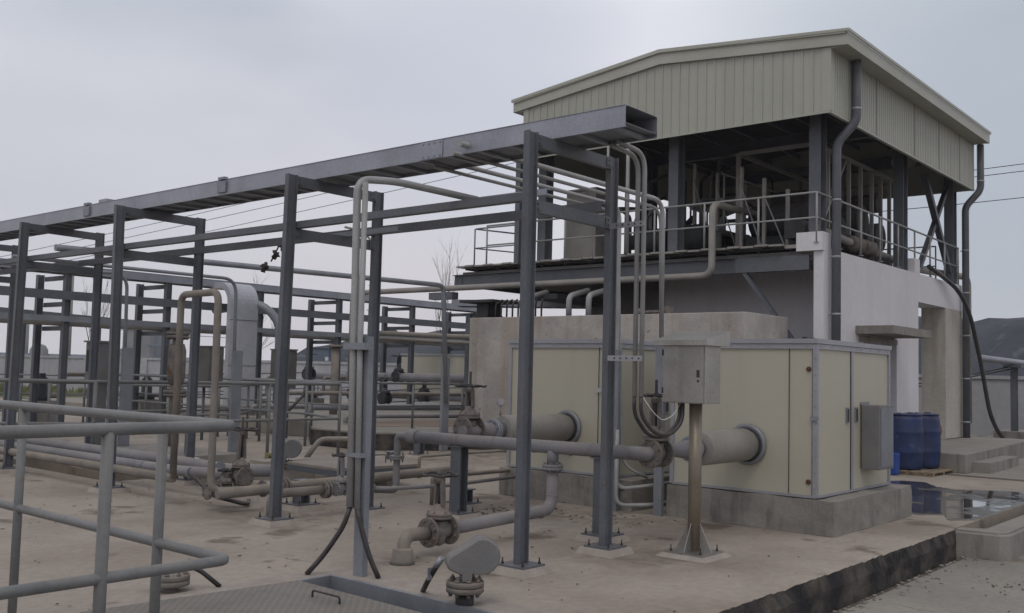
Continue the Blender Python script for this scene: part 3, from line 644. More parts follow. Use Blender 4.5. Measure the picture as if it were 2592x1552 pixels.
# ================================================================== CONCRETE TANK
t = thing('concrete_tank', 'low bare concrete tank wall with rust streaks behind the cream cabinets', 'tank', (14, 10, 0))
b = MB(); b.box(14.0, 14.25, 7.11, 12.95, .3, 2.54); b.box(14.25, 15.54, 7.11, 7.36, .3, 2.54); b.box(14.25, 19.5, 12.7, 12.95, .3, 2.5); bmesh.ops.bevel(b.b, geom=b.b.edges[:], offset=.01, segments=1, affect='EDGES'); b.build('wall', 'tank', t)
t = thing('tank_top_machinery', 'dark scraper bridge with ribbed drive standing on the tank under the deck', 'machine', (16, 12, 2.5))
b = MB(); b.box(15.0, 19.0, 11.6, 12.3, 2.95, 3.05)
for k in range(9): b.box(14.8+k*.05, 14.83+k*.05, 13.2-k*.0, 13.5, 2.5, 2.9)
b.box(14.6, 15.4, 12.9, 13.8, 2.9, 2.95); b.build('bridge', 'dark', t)
for k in range(9): MB().tube([(14.7+k*.02, 12.9-k*.13, 2.5), (14.7+k*.02, 12.9-k*.13, 2.85), (14.9, 12.9-k*.13, 2.95)], .018, .05, 8).build('rib', 'dark', t)
for y in (11.0, 10.55, 12.0): MB().tube([(14.6, y, 2.5), (14.6, y, 2.95), (15.2, y, 3.1)], .055, .12, 12).build('pipe_stub', 'conduit', t)
b = MB(); b.lathe((14.12, 9.15, 2.54), Z_, [(0, .07), (.05, .1), (.1, .06)], 12); b.box(14.0, 14.2, 8.6, 9.1, 2.56, 2.6); b.box(14.05, 14.15, 8.5, 8.7, 2.54, 2.66); tag(b.build('clamp_fittings', 'valve'), 'small brass coloured fittings left on top of the tank wall', 'fitting')

# ================================================================== BLOWER CABINETS
def plinth(x0, x1, y0, y1, z, label):
    b = MB(); b.box(x0, x1, y0, y1, 0, z)
    bmesh.ops.subdivide_edges(b.b, edges=b.b.edges[:], cuts=12, use_grid_fill=True)
    for v in b.b.verts: 
        k = V((noise.noise(v.co*3), noise.noise(v.co*3+V((9, 0, 0))), noise.noise(v.co*3+V((0, 9, 0)))))*.014 + V((noise.noise(v.co*11), noise.noise(v.co*11+V((5, 0, 0))), 0))*.006
        v.co += k
    return tag(b.build('plinth', 'plinth'), label, 'plinth', 'concrete plinths of the blower cabinets')
plinth(9.29, 11.5, 3.77, 5.62, .34, 'stained concrete plinth under the nearest cream cabinet')
plinth(9.25, 11.5, 6.05, 7.98, .34, 'concrete plinth under the cream cabinet behind the rack posts')
def cabinet(x0, x1, y0, y1, z0, z1, label):
    t = thing('blower_cabinet', label, 'cabinet', (x0, y0, z0), 'cream panelled blower cabinets')
    MB().box(x0+.02, x1-.02, y0+.02, y1-.02, z0, z1-.04).build('body', 'cream', t)
    b = MB(); e_ = .045
    for x in (x0, x1-e_):
        for y in (y0, y1-e_): b.box(x, x+e_, y, y+e_, z0+.012, z1-.1)
    b.box(x0, x1, y0, y1, z1-.1, z1-.052); b.box(x0-.012, x1+.012, y0-.012, y1+.012, z1-.048, z1)
    b.box(x0+.002, x0+.03, y0+e_, y1-e_, z0+.005, z0+.03); b.box(x0+e_, x1-e_, y0+.002, y0+.03, z0+.005, z0+.03)
    mid = x0+(x1-x0)*.46
    b.box(mid-.035, mid+.03, y0+.010, y0+.03, z0+.031, z1-.101)
    trm = b.build('trim', 'alu', t)
    b = MB(); b.box(x0+.008, x0+.014, y0+.29, y0+.296, z0+.03, z1-.1); b.box(mid-.04, mid-.036, y0+.009, y0+.02, z0+.03, z1-.1); b.box(x0+.006, x0+.016, y0+e_+.002, y0+e_+.008, z0+.03, z1-.1); b.build('seam', 'dark', t)
    for z in (z0+.16, z1-.3):
        MB().lathe((x0+.018, y0+.09, z), (-1, 0, 0), [(0, .024), (.014, .024), (.022, .014)], 16).build('latch', 'rust', t)
    b = MB(); b.box(x0-.02, x0+.0, y0-.02, y0+.06, (z0+z1)/2-.02, (z0+z1)/2+.02); b.build('hinge', 'galvd', t)
    b = MB()
    for k in range(9):
        zz = z0+.1+k*(z1-z0-.3)/8; b.lathe((x0, y0+.02, zz), (-1, 0, 0), [(0, .006), (.004, .005)], 8); b.lathe((x0+.022, y0, zz), (0, -1, 0), [(0, .006), (.004, .005)], 8); b.lathe((x1-.022, y0, zz), (0, -1, 0), [(0, .006), (.004, .005)], 8)
    for k in range(8):
        xx = x0+.1+k*(x1-x0-.2)/7; b.lathe((xx, y0, z1-.075), (0, -1, 0), [(0, .006), (.004, .005)], 8)
        yy = y0+.1+k*(y1-y0-.2)/7; b.lathe((x0, yy, z1-.075), (-1, 0, 0), [(0, .006), (.004, .005)], 8)
    b.build('screws', 'galvd', trm)
    for dx in (-.13, .11): 
        b = MB(); b.box(mid+dx-.035, mid+dx+.03, y0+.004, y0+.018, z0+.72, z0+.88); b.build('handle', 'galvd', t)
        b = MB(); b.box(mid+dx-.02, mid+dx+.015, y0-.002, y0+.003, z0+.735, z0+.865); b.build('handle', 'dark', t)
    return t
cab = cabinet(9.30, 11.34, 3.95, 5.6, .345, 1.91, 'nearest cream panelled cabinet on a stained plinth, with a grey box on its door side')
cab2 = cabinet(9.30, 11.34, 6.27, 7.92, .345, 1.91, 'cream panelled cabinet half hidden behind the rack posts')
plate((9.30, 5.2, 1.25), .09, .05, 'tag', 'nameplate', cab); plate((9.30, 6.5, 1.3), .09, .05, 'tag', 'nameplate', cab2)
t = thing('wall_box', 'grey steel switch box fixed to the door side of the nearest cabinet', 'box', (10.75, 3.8, 1))
MB().box(10.47, 10.89, 3.76, 3.955, .57, 1.25, 0, .008).build('body', 'boxgrey', t); MB().box(10.50, 10.86, 3.752, 3.759, .60, 1.22).build('door', 'galvd', t); MB().box(10.47, 10.7, 3.955, 3.965, 1.25, 1.28).build('bracket', 'galvd', t)
# ================================================================== VALVES / SILENCERS / HEADER
def gate_valve(name, label, c, ax, R=.11, wheel=.14, hh=.5, stem=.15, m='valve', wm='dark', group='hand wheel gate valves', ff=.8):
    # c: centre of the bore, ax: bore axis, hh: height of the wheel above bore
    c, ax = V(c), V(ax).normalized(); t = thing(name, label, 'valve', c, group)
    b = MB(); L_ = R*ff
    b.lathe(c-ax*L_*.9, ax, [(0, R*.55), (L_*.3, R*.5), (L_*.6, R*.56), (L_*1.2, R*.56), (L_*1.5, R*.5), (L_*1.8, R*.55)], 20)
    b.lathe(c-V((0, 0, R*.95)), Z_, [(0, R*.2), (R*.12, R*.42), (R*.6, R*.52), (R*1.2, R*.55), (R*1.65, R*.58)], 20); b.build('body', m, t)
    for s_ in (-1, 1): MB().sweepflange(c+ax*L_*s_, ax, R, R*.17, 8).build('flange', m, t)
    b = MB(); z1 = R*1.0
    b.lathe(c+V((0, 0, z1-R*.2)), Z_, [(0, R*.58), (R*.06, R*.86), (R*.2, R*.88), (R*.22, R*.84), (R*.25, R*.84), (R*.27, R*.88), (R*.42, R*.86), (R*.5, R*.7), (R*.75, R*.42), (R*1.05, R*.3)], 24)
    for k in range(6): b.bolt(c+V((math.cos(k*PI/3+.3)*R*.74, math.sin(k*PI/3+.3)*R*.74, z1+R*.2)), Z_, R*.1, R*.12, R*.08)
    b.build('bonnet', m, t)
    b = MB(); zb = z1+R*.75; pr = ax.cross(V((0, 0, 1)))
    for s_ in (-1, 1): b.prism([(-.012, -.02), (.012, -.02), (.012, .02), (-.012, .02)], c+pr*(R*.36*s_)+V((0, 0, zb)), c+pr*(R*.24*s_)+V((0, 0, hh-.02)), pr, ax)
    b.lathe(c+V((0, 0, hh-.06)), Z_, [(0, R*.3), (.04, R*.34), (.06, R*.26)], 14); b.build('yoke', m, t)
    b = MB(); b.cyl(c+V((0, 0, zb-.02)), c+V((0, 0, hh+stem)), .013, 10); b.build('stem', 'dark', t)
    b = MB(); zc = c+V((0, 0, hh+.01)); ring = []
    for k in range(28):
        a = k*2*PI/28; d = V((math.cos(a), math.sin(a), 0)); ring.append([b.b.verts.new(zc+d*(wheel+math.cos(j*PI/3)*.013)+V((0, 0, math.sin(j*PI/3)*.011+.006*math.sin(a*6)))) for j in range(6)])
    ring.append(ring[0]); b.skin(ring, False)
    for k in range(3): a = k*2*PI/3+.4; b.tube([zc, zc+V((math.cos(a)*wheel*.5, math.sin(a)*wheel*.5, -.012)), zc+V((math.cos(a)*wheel, math.sin(a)*wheel, 0))], .009, .05, 6)
    b.lathe(zc-V((0, 0, .02)), Z_, [(0, .03), (.04, .025)], 10)
    b.build('handwheel', wm, t)
    return t
HP = 7.41
v1 = gate_valve('gate_valve', 'tall gate valve with black cable loops in front, between the header and the near silencer', (7.545, 4.69, .82), (1, .0, 0), .13, .115, .50, .15, ff=.72)
v2 = gate_valve('gate_valve', 'tall rusty gate valve behind the left end of the header pipe', (7.64, 7.03, .90), X_, .13, .165, .44, .16, ff=.8)
v3 = gate_valve('gate_valve', 'dusty brown gate valve low in the foreground with a round pitted handwheel', (5.86, 5.70, .19), X_, .12, .145, .45, .01, ff=1.0)
v4 = gate_valve('gate_valve', 'gate valve on the dusty ground pipes left of the second rack post', (6.35, 9.2, .30), (0, 1, 0), .11, .17, .50, .14)
v5 = gate_valve('gate_valve', 'small grey gate valve on the branch pipe beside the twin conduit post', (6.66, 7.90, .27), X_, .075, .09, .33, .04, 'pipe')
v6 = gate_valve('gate_valve', 'dusty short gate valve among the bolted flanges by the riser loop', (5.98, 8.95, .20), X_, .085, .06, .2, .02)
# header pipe
t = thing('header_pipe', 'thick grey header pipe running waist high in front of the cream cabinets', 'pipe', (HP, 6, .8), 'grey process pipes')
b = MB(); b.tube([(HP, 7.66, .79), (HP, 4.86, .815), (HP+.06, 4.69, .82), (HP+.0, 4.69, .82)][:2], .062, 0, 24); 
b.tube([(HP, 4.86, .815), (HP, 4.69, .818), (HP+.06, 4.69, .818)], .062, .06, 24)
b.build('pipe_run', 'pipe', t)
MB().lathe((HP, 7.56, .79), Y_, [(0, .07), (.12, .07), (.15, .055)], 24).build('collar', 'pipe', t); MB().lathe((HP, 6.95, .793), Y_, [(0, .066), (.02, .066)], 24).build('collar', 'pipe', t); MB().lathe((HP, 5.26, .812), Y_, [(0, .066), (.015, .066)], 24).build('collar', 'pipe', t)
b = MB(); b.tube([(HP, 7.6, .792), (HP, 7.87, .792), (HP, 7.87, .20), (6.70, 7.90, .27)], .038, .07, 18); b.build('drop_leg', 'pipe', t)
b = MB(); b.sweepflange((HP, 7.87, .565), Z_, .08, .025, 4, bh=.03); b.sweepflange((HP, 7.87, .54), Z_, .08, .02, 4, bh=.03); b.build('flange', 'pipe', t)
b = MB(); b.cyl((HP, 5.735, .80), (HP, 5.735, .64), .055, 20); b.build('tee', 'pipe', t)
b = MB(); b.sweepflange((HP, 5.735, .635), Z_, .1, .025, 8); b.sweepflange((HP, 5.735, .607), Z_, .1, .025, 8); b.build('flange', 'pipe', t)
b = MB(); b.tube([(HP, 5.735, .6), (HP, 5.735, .225), (5.98, 5.705, .195)], .055, .14, 20); b.build('drop_leg', 'pipe', t)
for y in (6.45, 5.95, 5.52): MB().lathe((HP, y, .803), Y_, [(0, .0625), (.003, .0655), (.008, .0655), (.011, .0625)], 24).build('weld_ring', 'pipe', t)
for q, ax in (((HP, 5.735, .36), Z_), ((7.24, 5.73, .215), X_), ((6.2, 5.712, .2), X_)): MB().lathe(q, ax, [(-.006, .055), (-.002, .0585), (.004, .0585), (.008, .055)], 22).build('weld_ring', 'pipe', t)
t = thing('drain_elbow', 'dusty bent pipe dropping into a concrete stub in the foreground', 'pipe', (5.5, 5.65, 0))
b = MB(); b.tube([(5.72, 5.695, .19), (5.43, 5.66, .205), (5.385, 5.62, -.02)], .052, .17, 18); b.build('elbow', 'dusty', t)
b = MB(); b.lathe((5.385, 5.62, 0), Z_, [(0, .1), (.03, .086), (.11, .08), (.118, .074)], 18); b.build('stub', 'dusty', t)
# silencers
def silencer(y, xa, z, r, label, gauge=False):
    t = thing('silencer', label, 'silencer', (xa, y, z), 'fat cylindrical silencers on the cabinets')
    b = MB(); b.lathe((xa, y, z), X_, [(0, r*.3), (0.004, r*.93), (.02, r), (9.22-xa-.02, r), (9.22-xa, r*.92), (9.29-xa, r*.9)], 32); b.build('drum', 'yellowpipe', t)
    b = MB(); b.lathe((9.27, y, z), X_, [(0, r*1.18), (.02, r*1.28), (.031, r*1.28)], 32); wr = b.build('wall_ring', 'galvd', t)
    b = MB(); b.lathe((9.262, y, z), X_, [(0, r*1.0), (.006, r*1.08)], 32); b.build('seal', 'dark', wr)
    b = MB(); b.sweepflange((xa-.15, y, z), X_, .12, .022, 8); b.sweepflange((xa-.115, y, z), X_, .12, .022, 8); b.build('flange', 'galv', t)
    b = MB(); b.lathe((xa-.62, y, z), X_, [(0, .06), (.2, .062), (.38, .085), (.62, .085)], 24); b.build('reducer', 'pipe', t)
    if gauge:
        b = MB(); b.cyl((xa-.02, y, z+r*.95), (xa-.02, y, z+r+.1), .008, 8); b.lathe((xa-.02, y, z+r+.14), (-.7, -.7, .1), [(-.02, .04), (.015, .042), (.018, .036)], 20); pg = b.build('pressure_gauge', 'galv', t)
        b = MB(); b.lathe((xa-.033, y-.013, z+r+.142), (-.7, -.7, .1), [(0, .03), (.003, .03)], 20); b.build('dial', 'glassw', pg)
silencer(4.69, 8.30, .83, .165, 'fat grey silencer drum entering the nearest cream cabinet')
silencer(7.0, 8.12, .875, .16, 'fat grey silencer drum with a pressure gauge, entering the farther cabinet', True)
b = MB(); b.tube([(7.66, 7.01, .88), (7.74, 7.01, .88)], .07, 0, 18)
tag(b.build('pipe_spool', 'pipe'), 'short grey spool joining the rusty valve to the silencer', 'pipe')
# supports of the header: steel stools on pads
def post_pad(t, x, y, w_=.36, plate=.26, h=.055, k=.86):
    MB().frus(x, y, .001, h, w_/2, w_/2, k).build('concrete_pad', 'pad', t)
    b = MB(); b.box(x-plate/2, x+plate/2, y-plate/2, y+plate/2, h, h+.014); b.build('base_plate', 'steel', t)
    for sx in (-1, 1):
        for sy in (-1, 1): MB().bolt((x+sx*plate*.38, y+sy*plate*.38, h+.014), Z_, .012, .016, .03).build('anchor_bolt', 'dark', t)
def stool(x, y, z, label, dx=.12, dy=.14, pad=.38):
    t = thing('pipe_stool', label, 'pipe support', (x, y, 0), 'short steel stools under pipes')
    post_pad(t, x, y, pad, .28)
    MB().ibeam((x, y, .069), (x, y, z), X_, Y_, dx, dy, .01, .008).build('leg', 'steel', t)
    MB().box(x-.09, x+.09, y-.09, y+.09, z, z+.012).build('saddle', 'steel', t)
stool(7.45, 6.98, .725, 'steel stool under the left end of the header pipe')
stool(7.45, 5.18, .74, 'steel stool under the header pipe behind the near rack posts')
stool(6.62, 8.48, .21, 'short steel stool on a square pad behind the second rack post')
stool(7.2, 9.2, .2, 'low steel stool under the dusty pipe behind the second rack post')
stool(8.05, 7.45, .2, 'low steel stool beside the foreground valve stem')
stool(12.0, 12.2, .33, 'pale steel stool on a pad out near the railings')
stool(9.9, 10.6, .30, 'grey steel stool by the raised hatch cover')

# control box on a stainless pole
t = thing('pole_box', 'stainless control box with a sloping roof on a brown tinted pole', 'control box', (7.42, 4.2, 0))
MB().cyl((7.42, 4.22, .02), (7.42, 4.22, 1.28), .055, 24).build('pole', 'stainbrown', t)
b = MB(); b.box(7.24, 7.60, 4.04, 4.40, .03, .045); b.build('base_plate', 'stainless', t)
MB().frus(7.42, 4.22, 0.001, .03, .24, .24, .8).build('concrete_pad', 'pad', t)
b = MB()
for (dx, dy) in ((1, 0), (-1, 0), (0, 1), (0, -1)):
    p = V((7.42+dx*.05, 4.22+dy*.05, .045)); b.prism([(0, 0), (.12, 0), (0, .24)], p-V((dy, dx, 0))*.004, p+V((dy, dx, 0))*.004, (dx, dy, 0), Z_)
b.build('gusset', 'stainless', t)
for sx in (-1, 1):
    for sy in (-1, 1): MB().bolt((7.42+sx*.14, 4.22+sy*.14, .046), Z_, .011, .016, .035).build('anchor_bolt', 'dark', t)
MB().box(7.27, 7.53, 4.05, 4.46, 1.28, 1.775, 0, .004).build('body', 'stainless', t)
dr = MB().box(7.262, 7.269, 4.06, 4.45, 1.29, 1.765).build('door', 'stainless', t)
b = MB(); b.box(7.256, 7.262, 4.10, 4.125, 1.50, 1.56); b.lathe((7.262, 4.112, 1.47), (-1, 0, 0), [(0, .01), (.006, .01)], 10); b.build('lock', 'dark', dr)
for z in (1.36, 1.68): MB().cyl((7.262, 4.455, z), (7.262, 4.455, z+.05), .008, 8).build('hinge', 'dark', dr)
MB().prism([(7.20, 1.765), (7.20, 1.81), (7.60, 1.90), (7.60, 1.765)], (0, 4.0, 0), (0, 4.51, 0), X_, Z_).build('roof', 'stainless', t)
b = MB()
for k, (y0, x0) in enumerate(((4.50, 6.90), (4.435, 6.90))):
    b.tube([(x0, y0, 1.33), (x0, y0, 1.18-.0*k), (x0+.12, y0-.06, 1.0+k*.02), (x0+.30, y0-.10, .985+k*.02), (7.34, 4.33-k*.03, 1.12), (7.36, 4.34-k*.03, 1.285)], .016, .12, 10)
tag(b.build('cable_loop', 'rubber'), 'black cables sagging from two conduits into the stainless box', 'cable')
b = MB(); b.tube([(6.9, 4.43, 1.34), (7.0, 4.38, 1.2), (7.12, 4.36, 1.13), (7.25, 4.34, 1.17), (7.34, 4.32, 1.28)], .004, .05, 6); tag(b.build('thin_wire', 'white'), 'thin white wire drooping in front of the black cable loops', 'wire')

# ================================================================== RACKS
RZ = 3.37
def post_I(t, x, y, z=RZ, lean=(0, 0), pad=True):
    MB().ibeam((x-lean[0], y-lean[1], .069 if pad else 0), (x, y, z), X_, Y_, .11, .058, .008, .006).build('post', 'steel', t)
    if pad: post_pad(t, x-lean[0], y-lean[1])
RX, RX2 = 5.80, 6.90
rack = thing('pipe_rack', 'long blue grey steel pipe rack with slim posts crossing the foreground', 'rack', (RX, 4.77, 0))
ys = [4.77, 7.77, 11.08, 13.63, 16.6, 19.6]
lean = [(0, 0), (.0, -.05), (0, .10), (0, -.08), (0, 0), (0, 0)]
back = [.03, .03, .10, .17, 0, 0]
for y, ln, bk in zip(ys, lean, back):
    post_I(rack, RX, y, lean=ln); post_I(rack, RX2+.05, y+bk, 3.38)
    MB().chan((RX+.055, y, RZ-.055), (RX2, y+bk-.03, RZ-.055), Z_, Y_, .1, .045).build('top_beam', 'steel', rack)
    MB().chan((RX+.055, y, 2.80), (RX2, y+bk-.03, 2.80), Z_, Y_, .1, .05).build('lower_beam', 'steel', rack)
for y in ys:
    for x, sx in ((RX+.062, 1), (RX2-.008, -1)):
        for z in (RZ-.055, 2.80):
            b = MB(); b.box(x, x+.07*sx, y-.008, y-.001, z-.035, z+.035)
            for dz in (-.02, .02): b.lathe((x+.035*sx, y-.008, z+dz), (0, -1, 0), [(0, .009), (.009, .009)], 6)
            b.build('cleat', 'steel', rack)
b = MB(); b.chan((5.87, 4.83, 2.885), (5.87, 21, 2.885), Z_, X_, .065, .075); b.build('rail', 'steel', rack)
b = MB(); b.chan((6.84, 4.83, 2.945), (6.84, 21, 2.945), Z_, X_, .085, .05)
b.build('rail', 'steel', rack)
b = MB(); b.chan((6.12, 4.86, 2.96), (6.12, 5.75, 2.96), Z_, X_, .05, .05); b.build('strut_channel', 'galv', rack)
b = MB(); b.chan((6.5, 7.0, 2.87), (6.5, 8.3, 2.87), Z_, X_, .05, .05); b.build('strut_channel', 'galvd', rack)
# cable tray on top (covered ladder tray)
def tray(name, label, p0, p1, across, wd, h, rung=.35, group=None, m='galv'):
    p0, p1, ac = V(p0), V(p1), V(across); d = (p1-p0); Ld = d.length; d.normalize()
    t = thing(name, label, 'cable tray', p0, group)
    for k, s_ in enumerate((0, 1)):
        MB().chan(p0+ac*(wd*s_)+V((0, 0, h/2)), p1+ac*(wd*s_)+V((0, 0, h/2)), Z_, ac*(1 if s_ == 0 else -1), h, .02, .003).build('side_rail', m, t)
    q = .12
    while q < Ld:
        c = p0+d*q; MB().prism([(-.03, .003), (.03, .003), (.03, .025), (-.03, .025)], c+ac*.004, c+ac*(wd-.004), d, Z_).build('rung', m, t); q += rung
    b = MB(); c0 = p0+V((0, 0, h+.001)); b.prism([(-.006, 0), (wd+.006, 0), (wd+.006, .004), (-.006, .004)], c0, c0+d*Ld, ac, Z_); b.build('cover', m, t)
    b = MB(); c0 = p0+V((0, 0, .03)); b.prism([(.005, 0), (wd-.005, 0), (wd-.005, .004), (.005, .004)], c0, c0+d*Ld, ac, Z_); b.build('bottom_sheet', 'galvd', t)
    return t
tr = tray('cable_tray', 'galvanised covered cable tray lying along the top of the near rack', (6.10, 4.10, RZ+.005), (6.10, 21.2, RZ+.005), X_, .45, .165)
b = MB(); b.box(6.092, 6.098, 6.02, 6.30, RZ+.01, RZ+.165)
for k in range(4):
    for z in (RZ+.03, RZ+.15): b.lathe((6.092, 6.05+k*.07, z), (-1, 0, 0), [(0, .008), (.008, .008)], 6)
b.build('splice_plate', 'galv', tr)
for k, y in enumerate((9.32, 12.4)):
    b = MB(); b.box(6.075, 6.097, y, y+.16, RZ+.03, RZ+.15); b.box(6.07, 6.12, y+.02, y+.14, RZ+.172, RZ+.20); b.build('splice_clamp', 'galvd', tr)
MB().box(6.2, 6.36, 12.2, 12.4, RZ+.18, RZ+.25).build('junction_box', 'alu', tr)
# far racks
r2 = thing('far_pipe_rack', 'second steel rack crossing behind the first with three levels of trays', 'rack', (10, 21.2, 0), 'steel racks in the background')
for x in (4.6, 7.3, 10.0, 12.4, 15.0, 17.6, 20.4, 23.2):
    for dy in (0, 1.1):
        MB().ibeam((x-.1*(dy > 0), 21.2+dy, 0), (x-.1*(dy > 0), 21.2+dy, 3.42), X_, Y_, .14, .12, .01, .008).build('post', 'steel', r2)
    for z in (3.33, 2.75, 2.22): MB().chan((x, 21.26, z), (x, 22.3, z), Z_, X_, .1, .05).build('crossbeam', 'steel', r2)
MB().chan((3, 21.12, 2.93), (24, 21.12, 2.93), Z_, Y_, .19, .06).build('rail', 'steel', r2)
b = MB(); b.chan((3, 21.13, 2.42), (24, 21.13, 2.42), Z_, Y_, .12, .06); b.build('rail', 'galvd', r2)
b = MB(); b.tube([(3, 21.5, 2.33), (24, 21.5, 2.33)], .06, 0, 10); b.tube([(3, 21.75, 2.33), (24, 21.75, 2.33)], .05, 0, 10); tag(b.build('rack_pipes', 'yellowpipe'), 'pair of grey pipes lying along the lowest level of the far rack', 'pipe')
tray('cable_tray', 'wide galvanised tray along the top of the far rack', (3, 21.15, 3.42), (24, 21.15, 3.42), Y_, .6, .17, .6)
r3 = thing('side_pipe_rack', 'third rack with closely paired posts beside the concrete tank', 'rack', (21, 22, 0), 'steel racks in the background')
for (x, y) in ((20.1, 18.6), (21.0, 18.3), (24.0, 19.4), (24.9, 19.0)):
    MB().ibeam((x, y, .3), (x, y, 3.1), X_, Y_, .16, .14, .01, .008).build('post', 'steel', r3)
MB().ibeam((20.0, 18.6, 3.0), (26, 18.2, 3.0), Z_, Y_, .2, .1).build('crossbeam', 'steel', r3)
tray('cable_tray', 'bare grey tray sloping away above the tank corner', (17.6, 16.9, 3.12), (19.8, 12.9, 3.12), (.9, .45, 0), .6, .15, .3)
b = MB(); b.tube([(18.4, 20.4, 2.50), (19.5, 18.0, 2.42), (21.0, 13.2, 2.6)], .07, .6, 12); b.tube([(18.6, 20.6, 2.36), (19.8, 18.1, 2.26), (21.4, 13.3, 2.36)], .05, .6, 12); tag(b.build('insulated_pipes', 'dusty'), 'pair of dusty pipes sweeping from the far rack to the tank', 'pipe')
r4 = thing('left_pipe_rack', 'distant rack with paired posts at the far left', 'rack', (4, 30, 0), 'steel racks in the background')
for x in (2.0, 5.5, 9.0):
    MB().ibeam((x+9, 31+x*.5, 0), (x+9, 31+x*.5, 3.2), X_, Y_, .16, .14, .01, .008).build('post', 'steel', r4)
MB().chan((9, 30.8, 3.1), (20, 36.5, 3.1), Z_, Y_, .2, .08).build('rail', 'steel', r4)

# cable riser: tray curving down from far rack
t = thing('cable_riser', 'broad grey covered cable riser curving down from the far rack', 'cable tray', (14, 20.4, 0))
b = MB(); pts = [(21.15, 3.50)]; cy_, cz_, Rr = 20.85, 3.02, .48
pts = [(21.3, 3.52), (20.85, 3.52)]+[(cy_-math.sin(a)*Rr, cz_+math.cos(a)*(Rr+.02)) for a in [i*PI/2/8 for i in range(1, 9)]]+[(20.37, .45)]
inn = [(21.3, 3.37), (20.87, 3.37)]+[(cy_-math.sin(a)*(Rr-.15), cz_+math.cos(a)*(Rr-.13)) for a in [i*PI/2/8 for i in range(1, 9)]]+[(20.52, .45)]
for a in range(len(pts)-1):
    q = [pts[a], pts[a+1], inn[a+1], inn[a]]
    b.prism(q, (13.58, 0, 0), (14.36, 0, 0), Y_, Z_)
b.build('cover', 'riser', t)
b = MB(); b.box(13.56, 14.38, 20.36, 20.364, 2.6, 2.61); b.box(13.56, 14.38, 20.36, 20.364, 1.5, 1.51); b.build('seam', 'dark', t)
MB().box(13.4, 14.5, 20.0, 21.0, 0, .55).build('plinth', 'plinth', t)

# tall twin-conduit post by the hatch
t = thing('conduit_post', 'channel post carrying two tall conduits and a black cable each', 'post', (4.84, 5.5, 0))
MB().chan((4.80, 5.47, 0), (4.83, 5.52, 1.74), Y_, X_, .10, .05, .006).build('post', 'galvd', t)
b = MB(); b.tube([(4.76, 5.53, .5), (4.80, 5.60, 1.7), (4.83, 5.66, 2.93), (5.2, 5.64, 2.97), (6.1, 5.60, 2.96)], .029, .12, 14); b.build('conduit', 'conduit', t)
b = MB(); b.tube([(4.78, 5.475, .49), (4.80, 5.53, 1.7), (4.85, 5.59, 2.90), (5.2, 5.585, 2.93)][:3], .022, .12, 14); b.build('conduit', 'conduit', t)
MB().box(4.75, 4.83, 5.42, 5.66, 1.64, 1.69).build('clamp', 'galvd', t); MB().box(4.74, 4.80, 5.42, 5.58, .86, .89).build('clamp', 'galvd', t)
b = MB(); b.tube([(4.76, 5.53, .5), (4.73, 5.56, .36), (4.66, 5.68, .15), (4.57, 5.76, .01)], .019, .12, 10); tag(b.build('black_cable', 'rubber'), 'black cable curving left from the twin conduits down to the slab', 'cable', 'black cables at the twin conduit post')
b = MB(); b.tube([(4.78, 5.475, .5), (4.79, 5.43, .34), (4.82, 5.36, .14), (4.86, 5.31, .01)], .019, .12, 10); tag(b.build('black_cable', 'rubber'), 'black cable curving right from the twin conduits down to the slab', 'cable', 'black cables at the twin conduit post')
# conduits at the near end of the rack
def conduit(label, pts, r=.022, bend=.16, m='conduit', name='conduit', group='grey electrical conduits'):
    return tag(MB().tube(pts, r, bend, 14).build(name, m), label, 'conduit', group)
conduit('left of the two conduits dropping from the tray end beside the rack post', [(6.5, 4.50, 3.36), (6.90, 4.50, 3.34), (6.90, 4.50, 1.33)], .02)
conduit('right of the two conduits dropping from the tray end beside the rack post', [(6.5, 4.435, 3.38), (6.90, 4.435, 3.36), (6.90, 4.435, 1.33)], .02)
t = thing('conduit_bracket', 'slotted pale bracket tying two conduits to the near rack post low down', 'bracket', (6.9, 4.5, 1.66), 'slotted conduit brackets')
MB().box(6.845, 6.855, 4.40, 4.74, 1.62, 1.665).build('strut', 'alu', t); 
b = MB()
for k in range(5): b.lathe((6.844, 4.43+k*.06, 1.643), (-1, 0, 0), [(0, .007), (.005, .007)], 8)
b.build('bolts', 'dark', t)
t2 = dup(t, (6.9, 4.5, 2.78), 'slotted bracket tying two conduits to the near rack post high up')
conduit('upper thick conduit running from the tray over to the cabinets', [(6.0, 5.72, 3.44), (9.28, 5.72, 3.44), (9.24, 5.69, 1.9)], .026, .2)
conduit('thin conduit just under the upper thick one', [(6.0, 5.80, 3.37), (9.36, 5.80, 3.37), (9.34, 5.76, 1.9)], .018, .2)
conduit('lower conduit of the second pair running from the tray to the cabinets', [(6.3, 6.25, 3.42), (9.22, 6.25, 3.42), (9.2, 6.25, .3), (9.3, 6.1, .22)], .022, .2)
conduit('lowest thin conduit of the four running from the tray to the cabinets', [(6.3, 6.32, 3.36), (9.28, 6.32, 3.36), (9.27, 6.20, .5), (9.5, 6.0, .36)], .017, .2)
conduit('thin vertical conduit climbing from the deck to the dark slot in the gable', [(15.0, 10.0, 3.74), (14.98, 10.0, 6.2)], .035)
conduit('thin vertical conduit left of the one at the dark slot in the gable', [(15.0, 10.45, 3.74), (14.99, 10.45, 6.2)], .026)
for i, (x, y, z) in enumerate(((9.16, 6.24, 1.78), (9.22, 5.70, 1.9))):
    t = thing('channel_post', ('slim grey channel post at the right corner of the half hidden cabinet', 'slim grey channel post just behind the near silencer valve')[i], 'post', (x, y, 0), 'channel posts between the cabinets')
    MB().chan((x, y, 0), (x, y, z), Y_, X_, .1, .05, .006).build('post', 'galvd', t)
